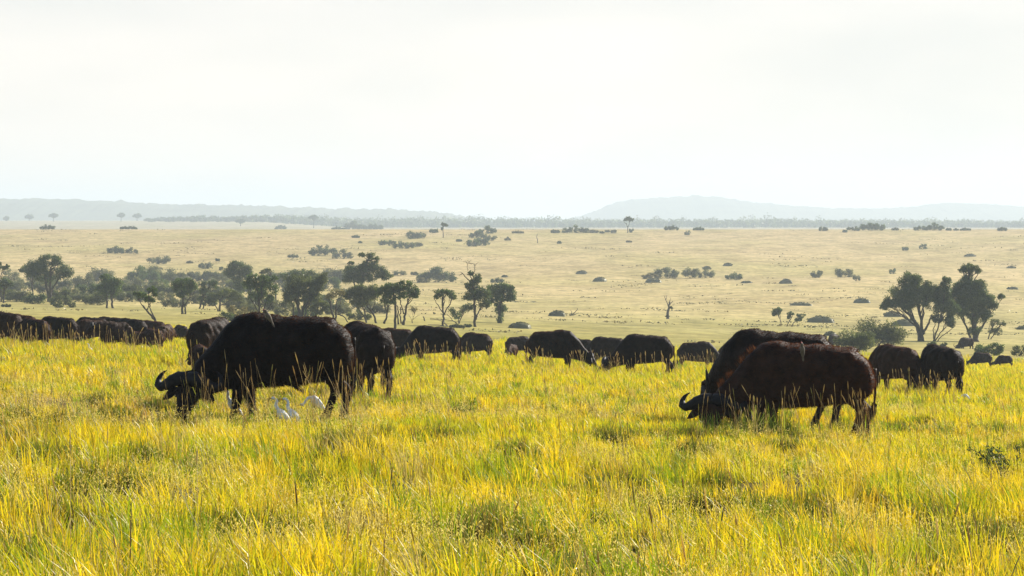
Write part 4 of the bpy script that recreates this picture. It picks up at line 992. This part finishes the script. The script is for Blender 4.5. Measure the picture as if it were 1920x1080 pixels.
# ------------------------------------------------------------------ far wood (one mass)
mb = MB(); r = np.random.default_rng(5)
for d0, x0, x1, hp in ((4300, 275, 2150, 1.0), (4700, 520, 2300, 1.12)):
    px = x0
    while px < x1:
        d = d0 + r.uniform(-120, 120); m = d / F
        env = np.interp(px, [275, 330, 370, 420, 520, 640, 740, 790, 900, 1000, 1200, 1450, 1560, 1750, 1920, 2300], [5, 9, 12, 9, 15, 16, 17, 18, 19, 17, 14, 17, 14, 13, 11, 12])
        h = env * m * r.uniform(.72, 1.12) * hp
        if r.random() < .10: h *= 1.25
        X = (px - 960) * m; Z = float(terrain(X, d))
        w = h * r.uniform(.35, .7)
        leaves(mb, (X, d, Z + h * .62), h * .40, 60, 1.5, "dark", r, .9)
        leaves(mb, (X + r.normal(0, w * .4), d, Z + h * .35), h * .42, 60, 1.6, "dark", r, .8)
        leaves(mb, (X, d + 6, Z + h * .16), h * .3, 34, 1.9, "dark", r, .7)
        px += w / m * r.uniform(.5, .95)
tag(mb.build("woodland", M_LEAF), "continuous hazy belt of trees along the far plain below the hills", "woodland", None, "stuff")

# dark twiggy plant at the right edge of the near grass
def twig_plant(px, d, label):
    r = np.random.default_rng(8); X, Y, Z = at_dist(px, d); root = empty("thorn_plant", (X, Y, Z)); tag(root, label, "plant")
    st = MB(); lf = MB()
    for k in range(11):
        az = r.uniform(2.2, 4.2) if k < 8 else r.uniform(0, 6.28); L_ = r.uniform(.25, .5); el = r.uniform(.05, .7)
        e = np.array([math.cos(az) * L_ * math.cos(el), math.sin(az) * L_ * .6, .36 + L_ * math.sin(el) * .8])
        limb(st, (0, 0, 0), e, .008, .003, r, 6, .15)
        for t in np.linspace(.35, 1, 14):
            leaves(lf, e * t + r.normal(0, .012, 3) + [0, 0, .01], .03, 5, .016, "dark", r, .6)
    st.build("stem", M_BARK, root); lf.build("foliage", M_LEAF, root)
twig_plant(1902, 34.0, "dark twiggy plant sticking out of the near grass at the right edge")

# ------------------------------------------------------------------ near grass (stuff)
def vnoise(x, y, s, seed):
    """smooth value noise in 0..1"""
    r = np.random.default_rng(seed); G = r.random((256, 256))
    u = x / s + 1000.3; v = y / s + 1000.7
    i = np.floor(u).astype(int); j = np.floor(v).astype(int); fu = smooth01(u - i); fv = smooth01(v - j)
    g = lambda a, b: G[a % 256, b % 256]
    return (g(i, j) * (1 - fu) + g(i + 1, j) * fu) * (1 - fv) + (g(i, j + 1) * (1 - fu) + g(i + 1, j + 1) * fu) * fv

_hr = np.random.default_rng(61)
HOLLOWS = []
for _ in range(64):
    hd = math.exp(_hr.uniform(math.log(17), math.log(58))); HOLLOWS.append((_hr.uniform(-1, 1) * .17 * hd, hd, _hr.uniform(.16, .38)))
HOLLOWS += [((px - 960) / F * hd, hd, w) for (px, hd, w) in ((1318, 27.5, .32), (1345, 31.5, .22), (1475, 25.0, .30), (1640, 29.0, .36), (1110, 28.5, .26), (1530, 19.5, .2), (80, 31.0, .34), (235, 26.5, .3), (640, 38.0, .4), (1300, 46.0, .6), (1175, 43.0, .4))]
def in_hollow(X, d):
    k = np.zeros(len(X), bool)
    for (hx, hd, w) in HOLLOWS:
        k |= (np.abs(X - hx * d / hd) < w * (.6 + .4 * np.sin(d * 9 + hx))) & (d < hd) & (d > hd - .062 * hd)
    return k

def grass_mesh():
    r = np.random.default_rng(21)
    mb = MB()
    # dark hollows in the sward, each backed by a dense green tussock
    for (hx, hd, w) in HOLLOWS:
        n = int(260 * w / .25); x = hx + r.uniform(-1.1, 1.1, n) * w; y = hd + .08 + np.abs(r.normal(0, .10, n)); h = r.uniform(.10, .34, n) * (1 - .35 * np.abs(x - hx) / w)
        az = r.uniform(0, 6.28, n); ln = r.uniform(.05, .45, n); p0 = np.stack([x, y, terrain(x, y) - .01], 1)
        p1 = p0 + np.stack([np.cos(az) * ln * h * .3, np.sin(az) * ln * h * .3, h * .6], 1); p2 = p0 + np.stack([np.cos(az) * ln * h, np.sin(az) * ln * h, h * .95], 1)
        W = np.stack([np.cos(az + 1.6), np.sin(az + 1.6) * .3, np.zeros(n)], 1) * .006
        V = np.stack([p0 - W, p0 + W, p1 - W * .85, p1 + W * .85, p2], 1).reshape(-1, 3); i = np.arange(n)[:, None] * 5
        c = np.array([(.16, .20, .02), (.10, .13, .018), (.20, .15, .04)])[r.integers(0, 3, n)]
        mb.add(V, np.stack([i + [0, 1, 3], i + [0, 3, 2], i + [2, 3, 4]], 1).reshape(-1, 3), np.repeat(c, 5, axis=0))
    # clumps first, blades inside them
    NC = 128000
    lo, hi = math.log(11.5), math.log(330)
    d = np.exp(lo + (hi - lo) * r.random(NC) ** 1.18)
    X = r.uniform(-1, 1, NC) * (.19 * d + 5.5)
    patch = vnoise(X, d, 1.6, 1); patch2 = vnoise(X, d * .8, 5.0, 2); patch3 = vnoise(X, d, .55, 3)
    keep = (patch3 > .17) & ~((patch < .27) & (patch3 < .56) & (d < 70))
    keep &= (r.random(NC) < np.interp(d, [30, 75, 220, 330], [.42, 1.0, 1.0, .15]))
    keep &= ~((vnoise(X, d * .7, .85, 52) < np.interp(d, [20, 70, 90], [.34, .26, .0])))
    keep &= ~in_hollow(X, d)
    d, X, patch, patch2 = d[keep], X[keep], patch[keep], patch2[keep]; NC = len(d)
    dry = patch2 * .6 + patch * .25 + r.random(NC) * .35
    kind = np.where(dry > np.interp(d, [12, 24, 34, 60], [.56, .62, .76, .82]), 1, 0)                         # 1 = straw, thin and fluffy
    kind = np.where((r.random(NC) < np.interp(d, [14, 30, 60], [.22, .10, .06])), 2, kind)           # 2 = deep green tuft
    kind = np.where((kind == 1) & (d < 60) & (r.random(NC) < np.interp(d, [12, 26, 60], [.7, .5, .2])), 4, kind)   # 4 = brown thatch
    kind = np.where((r.random(NC) < .05), 3, kind)           # 3 = ochre
    hgt = .185 * np.interp(d, [60, 105, 300], [1.0, 1.9, 2.3]) * r.uniform(.65, 1.30, NC) * (.75 + .5 * patch)
    hgt = np.where((kind == 1) | (kind == 4), hgt * .78, hgt); hgt = np.where(kind == 2, hgt * 1.2, hgt)
    base = np.array([(.68, .51, .02), (.56, .45, .13), (.16, .24, .012), (.52, .30, .02), (.26, .175, .065)])[kind]
    alt = np.array([(.46, .46, .010), (.64, .52, .20), (.27, .34, .015), (.5, .36, .05), (.38, .28, .12)])[kind]
    mixv = r.random(NC)[:, None]; ccol = base * (1 - mixv) + alt * mixv
    zone = vnoise(X, d * .6, 2.6, 51) * .6 + vnoise(X, d, .9, 53) * .4          # colour of the sward drifts from green through gold to ochre
    zc = np.stack([np.interp(zone, [.25, .40, .58, .75], v) for v in ([.66, .92, 1.04, .90], [.86, .95, 1.0, .80], [1.0, .9, .9, 1.3])], 1)
    ccol = ccol * (1 + (zc - 1) * np.interp(d, [70, 140], [1, .35])[:, None])
    NB = 15
    lod = np.clip(d / 34.0, 1.0, 6.0)
    ci = np.repeat(np.arange(NC), NB); N = len(ci)
    rad = np.where(kind[ci] == 2, .06, .11) * np.sqrt(lod[ci])
    bx = X[ci] + r.normal(0, 1, N) * rad; by = d[ci] + r.normal(0, 1, N) * rad
    bz = terrain(bx, by) - .01
    h = hgt[ci] * r.uniform(.45, 1.15, N)
    az = r.uniform(0, 2 * np.pi, N)
    lean = np.abs(r.normal(.22, .20, N)) + np.where((kind[ci] == 1) | (kind[ci] == 4), .28, 0)
    wind = -.10
    dx, dy = np.cos(az) * lean + wind, np.sin(az) * lean
    fz = az + np.pi / 2 + r.normal(0, .6, N)
    wd = np.where((kind[ci] == 1) | (kind[ci] == 4), .0024, .0042) * r.uniform(.7, 1.35, N) * lod[ci]
    wx, wy = np.cos(fz) * wd, np.sin(fz) * wd
    p0 = np.stack([bx, by, bz], 1)
    p1 = p0 + np.stack([dx * h * .35, dy * h * .35, h * .58], 1)
    p2 = p0 + np.stack([dx * h * 1.05, dy * h * 1.05, h * (1.0 - .25 * lean)], 1)
    W = np.stack([wx, wy, np.zeros(N)], 1)
    V = np.stack([p0 - W, p0 + W, p1 - W * .8, p1 + W * .8, p2], 1).reshape(-1, 3)
    i = np.arange(N)[:, None] * 5
    Fc = np.stack([i + [0, 1, 3], i + [0, 3, 2], i + [2, 3, 4]], 1).reshape(-1, 3)
    c = ccol[ci] * r.uniform(.72, 1.22, (N, 1))
    mb.add(V, Fc, np.repeat(c, 5, axis=0))
    # separate bold tussocks standing proud of the sward
    NT = 9500; d = np.exp(math.log(12.5) + (math.log(95) - math.log(12.5)) * r.random(NT)); X = r.uniform(-1, 1, NT) * (.19 * d + 5.5)
    k = (vnoise(X, d, 2.4, 41) > .38) & (vnoise(X, d * .7, .85, 52) > .31) & ~in_hollow(X, d); d, X = d[k], X[k]; NT = len(d)
    n = 64; ci = np.repeat(np.arange(NT), n); N = len(ci); lodt = np.clip(d / 34, 1, 3)
    th = r.uniform(.18, .44, NT) * np.interp(d, [34, 40, 53, 60], [1, .58, .58, 1]); tr = r.uniform(.05, .13, NT)
    tb = np.array([(.68, .51, .02), (.50, .46, .018), (.22, .29, .014), (.54, .37, .03), (.48, .38, .12)])[r.choice(5, NT, p=[.38, .26, .22, .06, .08])]
    ox, oy = r.normal(0, 1, N), r.normal(0, 1, N); bx, by = X[ci] + ox * tr[ci], d[ci] + oy * tr[ci]
    h = th[ci] * r.uniform(.45, 1.15, N); ln = r.uniform(.12, .5, N)
    az = np.arctan2(oy, ox) + r.normal(0, .5, N); dx, dy = np.cos(az) * ln - .06, np.sin(az) * ln
    fz = az + np.pi / 2 + r.normal(0, .5, N); wd = .0046 * r.uniform(.6, 1.3, N) * lodt[ci]
    p0 = np.stack([bx, by, terrain(bx, by) - .01], 1)
    p1 = p0 + np.stack([dx * h * .3, dy * h * .3, h * .6], 1); p2 = p0 + np.stack([dx * h, dy * h, h * (1 - .3 * ln)], 1)
    W = np.stack([np.cos(fz) * wd, np.sin(fz) * wd, np.zeros(N)], 1)
    V = np.stack([p0 - W, p0 + W, p1 - W * .8, p1 + W * .8, p2], 1).reshape(-1, 3); i = np.arange(N)[:, None] * 5
    mb.add(V, np.stack([i + [0, 1, 3], i + [0, 3, 2], i + [2, 3, 4]], 1).reshape(-1, 3), np.repeat(tb[ci] * r.uniform(.75, 1.2, (N, 1)), 5, axis=0))
    # taller pale clumps of loose panicles that catch the light
    NP = 70000
    d = np.exp(lo + (math.log(120) - lo) * r.random(NP)); X = r.uniform(-1, 1, NP) * (.19 * d + 5.0)
    k = (vnoise(X, d * .6, 2.2, 9) > .40) & ~in_hollow(X, d); d, X = d[k], X[k]; NP = len(d)
    n = 11; ci = np.repeat(np.arange(NP), n); N = len(ci); lodp = np.clip(d / 36, 1, 4)
    hh = r.uniform(.14, .36, NP)
    P = np.stack([X, d, terrain(X, d)], 1)
    c0 = P[ci] + np.stack([r.normal(0, .035, N), r.normal(0, .035, N), hh[ci] * r.uniform(.55, 1.05, N)], 1)
    dv = r.normal(0, 1, (N, 3)); dv[:, 2] = np.abs(dv[:, 2]) * 1.3 + .3; dv /= np.linalg.norm(dv, axis=1)[:, None]
    sv = np.cross(dv, r.normal(0, 1, (N, 3))); sv /= np.linalg.norm(sv, axis=1)[:, None] + 1e-9
    L_ = r.uniform(.006, .016, N)[:, None]; w_ = (r.uniform(.0014, .003, N) * lodp[ci])[:, None]
    V = np.stack([c0 - dv * L_, c0 + sv * w_, c0 + dv * L_, c0 - sv * w_], 1).reshape(-1, 3)
    i = np.arange(N)[:, None] * 4
    c = np.array([(.70, .56, .18), (.76, .63, .26), (.60, .46, .12)])[r.integers(0, 3, N)]
    mb.add(V, np.concatenate([i + [0, 1, 2], i + [0, 2, 3]]), np.repeat(c, 4, axis=0))
    return mb
tag(grass_mesh().build("grass", M_GRASS), "sunlit yellow green grass covering the near ground", "grass", None, "stuff")

def stalk_mesh():
    """tall flowering stems standing above the grass"""
    r = np.random.default_rng(33); mb = MB()
    pts = []
    N = 2600
    d = np.exp(math.log(13) + (math.log(230) - math.log(13)) * r.random(N)); X = r.uniform(-1, 1, N) * (.178 * d + 1.5)
    k = vnoise(X, d, 3.0, 17) > .30
    k &= ~in_hollow(X, d)
    for x, y in zip(X[k], d[k]):
        if y < 38 and r.random() < .72: continue
        pts.append((x, y, r.uniform(.38, .82), 1.0))
    # thick stands in front of the nearest animals
    for (px0, px1, d0, d1, n, h0, h1) in ((340, 420, 43.5, 45, 16, .5, .95), (420, 670, 43, 45.2, 46, .45, 1.05), (560, 690, 42.5, 45, 40, .5, .95), (1350, 1640, 46.5, 48, 42, .5, .95), (1380, 1440, 46, 47.4, 26, .4, .7), (1610, 1650, 46.5, 48, 18, .5, .9),
                                          (1640, 1730, 90, 95, 22, .6, .95), (1725, 1810, 86, 93, 44, .6, 1.0), (1140, 1280, 108, 113, 40, .6, 1.0), (980, 1100, 112, 118, 40, .6, 1.0), (760, 925, 112, 119, 56, .5, 1.05), (1100, 1140, 140, 150, 24, .6, .9), (1280, 1345, 140, 152, 34, .7, 1.1), (0, 330, 106, 120, 170, .5, 1.1), (655, 745, 58, 61, 30, .5, .95), (340, 400, 70, 85, 16, .6, 1.0)):
        for _ in range(n):
            dd = r.uniform(d0, d1); pts.append(((r.uniform(px0, px1) - 960) / F * dd, dd, r.uniform(h0, h1), 1.25))
    for (x, y, h, kk) in pts:
        z = float(terrain(x, y)) - .02; lod = min(max(y / 40, 1), 3.2)
        az = r.uniform(0, 6.28); ln = abs(r.normal(.08, .16)) * h
        dirx, diry = math.cos(az) * ln - .05 * h, math.sin(az) * ln
        t = np.linspace(0, 1, 5)
        P = np.stack([x + dirx * t ** 1.7, y + diry * t ** 1.7, z + h * t * (1 - .06 * t * ln / h)], 1)
        w = .0024 * lod
        tone = np.array([(.58, .44, .20), (.48, .34, .14), (.40, .36, .10), (.66, .53, .28), (.30, .20, .09)])[r.choice(5, p=[.34, .25, .13, .24, .04])] * r.uniform(.8, 1.15)
        tube(mb, P, np.linspace(w, w * .5, 5), 3, tone)
        if r.random() < .75:
            a = P[-2] * .35 + P[-1] * .65; b = P[-1] + (P[-1] - P[-2]) * r.uniform(.1, .4)
            tt = np.linspace(0, 1, 6); Q = a + (b - a) * tt[:, None]
            tube(mb, Q, np.array([.4, .9, 1, .9, .6, .1]) * r.uniform(.0028, .0055) * kk * min(lod, 2.4), 4, tone * r.uniform(.9, 1.25))
        if r.random() < .35:      # a blade leaving the stem
            k = r.integers(1, 3); a = P[k]; az2 = r.uniform(0, 6.28); L_ = r.uniform(.15, .35)
            b = a + np.array([math.cos(az2) * L_ * .6, math.sin(az2) * L_ * .6, L_ * .7]); e = b + np.array([math.cos(az2) * L_ * .5, math.sin(az2) * L_ * .5, -L_ * .1])
            wv = np.array([-math.sin(az2), math.cos(az2), 0]) * .0035 * lod
            mb.add([a - wv, a + wv, b - wv, b + wv, e], [(0, 1, 3), (0, 3, 2), (2, 3, 4)], tone * np.array([.8, .95, .7]))
    # coarse green tussocks by the reddish brown buffalo's head
    for (px, dd, n, hh) in ((1340, 47.6, 60, .42), (1460, 47.4, 80, .55), (1480, 47.2, 50, .45), (1395, 47.5, 70, .5), (1290, 47.6, 30, .35), (1640, 48.0, 24, .5), (500, 45, 30, .3), (385, 45, 26, .35), (1890, 30.0, 40, .3), (1430, 47.2, 40, .5)):
        bx, by = (px - 960) / F * dd, dd
        for _ in range(n):
            x = bx + r.normal(0, .10); y = by + r.normal(0, .10); z = float(terrain(x, y)) - .02
            h = hh * r.uniform(.5, 1.2); az = r.uniform(0, 6.28); ln = abs(r.normal(.3, .25)) * h
            wv = np.array([math.cos(az + 1.5 + r.normal(0, .5)), math.sin(az + 1.5), 0]) * .0055
            p0 = np.array([x, y, z]); p1 = p0 + np.array([math.cos(az) * ln * .4, math.sin(az) * ln * .4, h * .6]); p2 = p0 + np.array([math.cos(az) * ln, math.sin(az) * ln, h * .95])
            mb.add([p0 - wv, p0 + wv, p1 - wv * .9, p1 + wv * .9, p2], [(0, 1, 3), (0, 3, 2), (2, 3, 4)], np.array((.26, .33, .03)) * r.uniform(.6, 1.3))
    return mb
tag(stalk_mesh().build("grass_stalks", M_GRASS), "tall straw coloured flowering grass stems standing above the sward", "grass stems", None, "stuff")

# ------------------------------------------------------------------ haze
def haze_box():
    me = bpy.data.meshes.new("haze")
    x, y0, y1, z0, z1 = 15000, -13000, 15500, -60.0, 112.0
    v = [(sx * x, yy, zz) for zz in (z0, z1) for yy in (y0, y1) for sx in (-1, 1)]
    f = [(0, 2, 3, 1), (4, 5, 7, 6), (0, 1, 5, 4), (2, 6, 7, 3), (0, 4, 6, 2), (1, 3, 7, 5)]
    me.from_pydata(v, [], f); me.update()
    m, nt, out = new_mat("haze air")
    pv = nt.nodes.new("ShaderNodeVolumePrincipled")
    pv.inputs["Color"].default_value = (0.61, 0.70, 0.785, 1)
    pv.inputs["Density"].default_value = HAZE_DENSITY
    pv.inputs["Anisotropy"].default_value = 0.2
    nt.links.new(pv.outputs[0], out.inputs["Volume"])
    me.materials.append(m)
    o = bpy.data.objects.new("haze", me); COL.objects.link(o)
    tag(o, "thin pale morning haze filling the air over the plain", "haze", None, "stuff")
HAZE_DENSITY = 0.00017
haze_box()
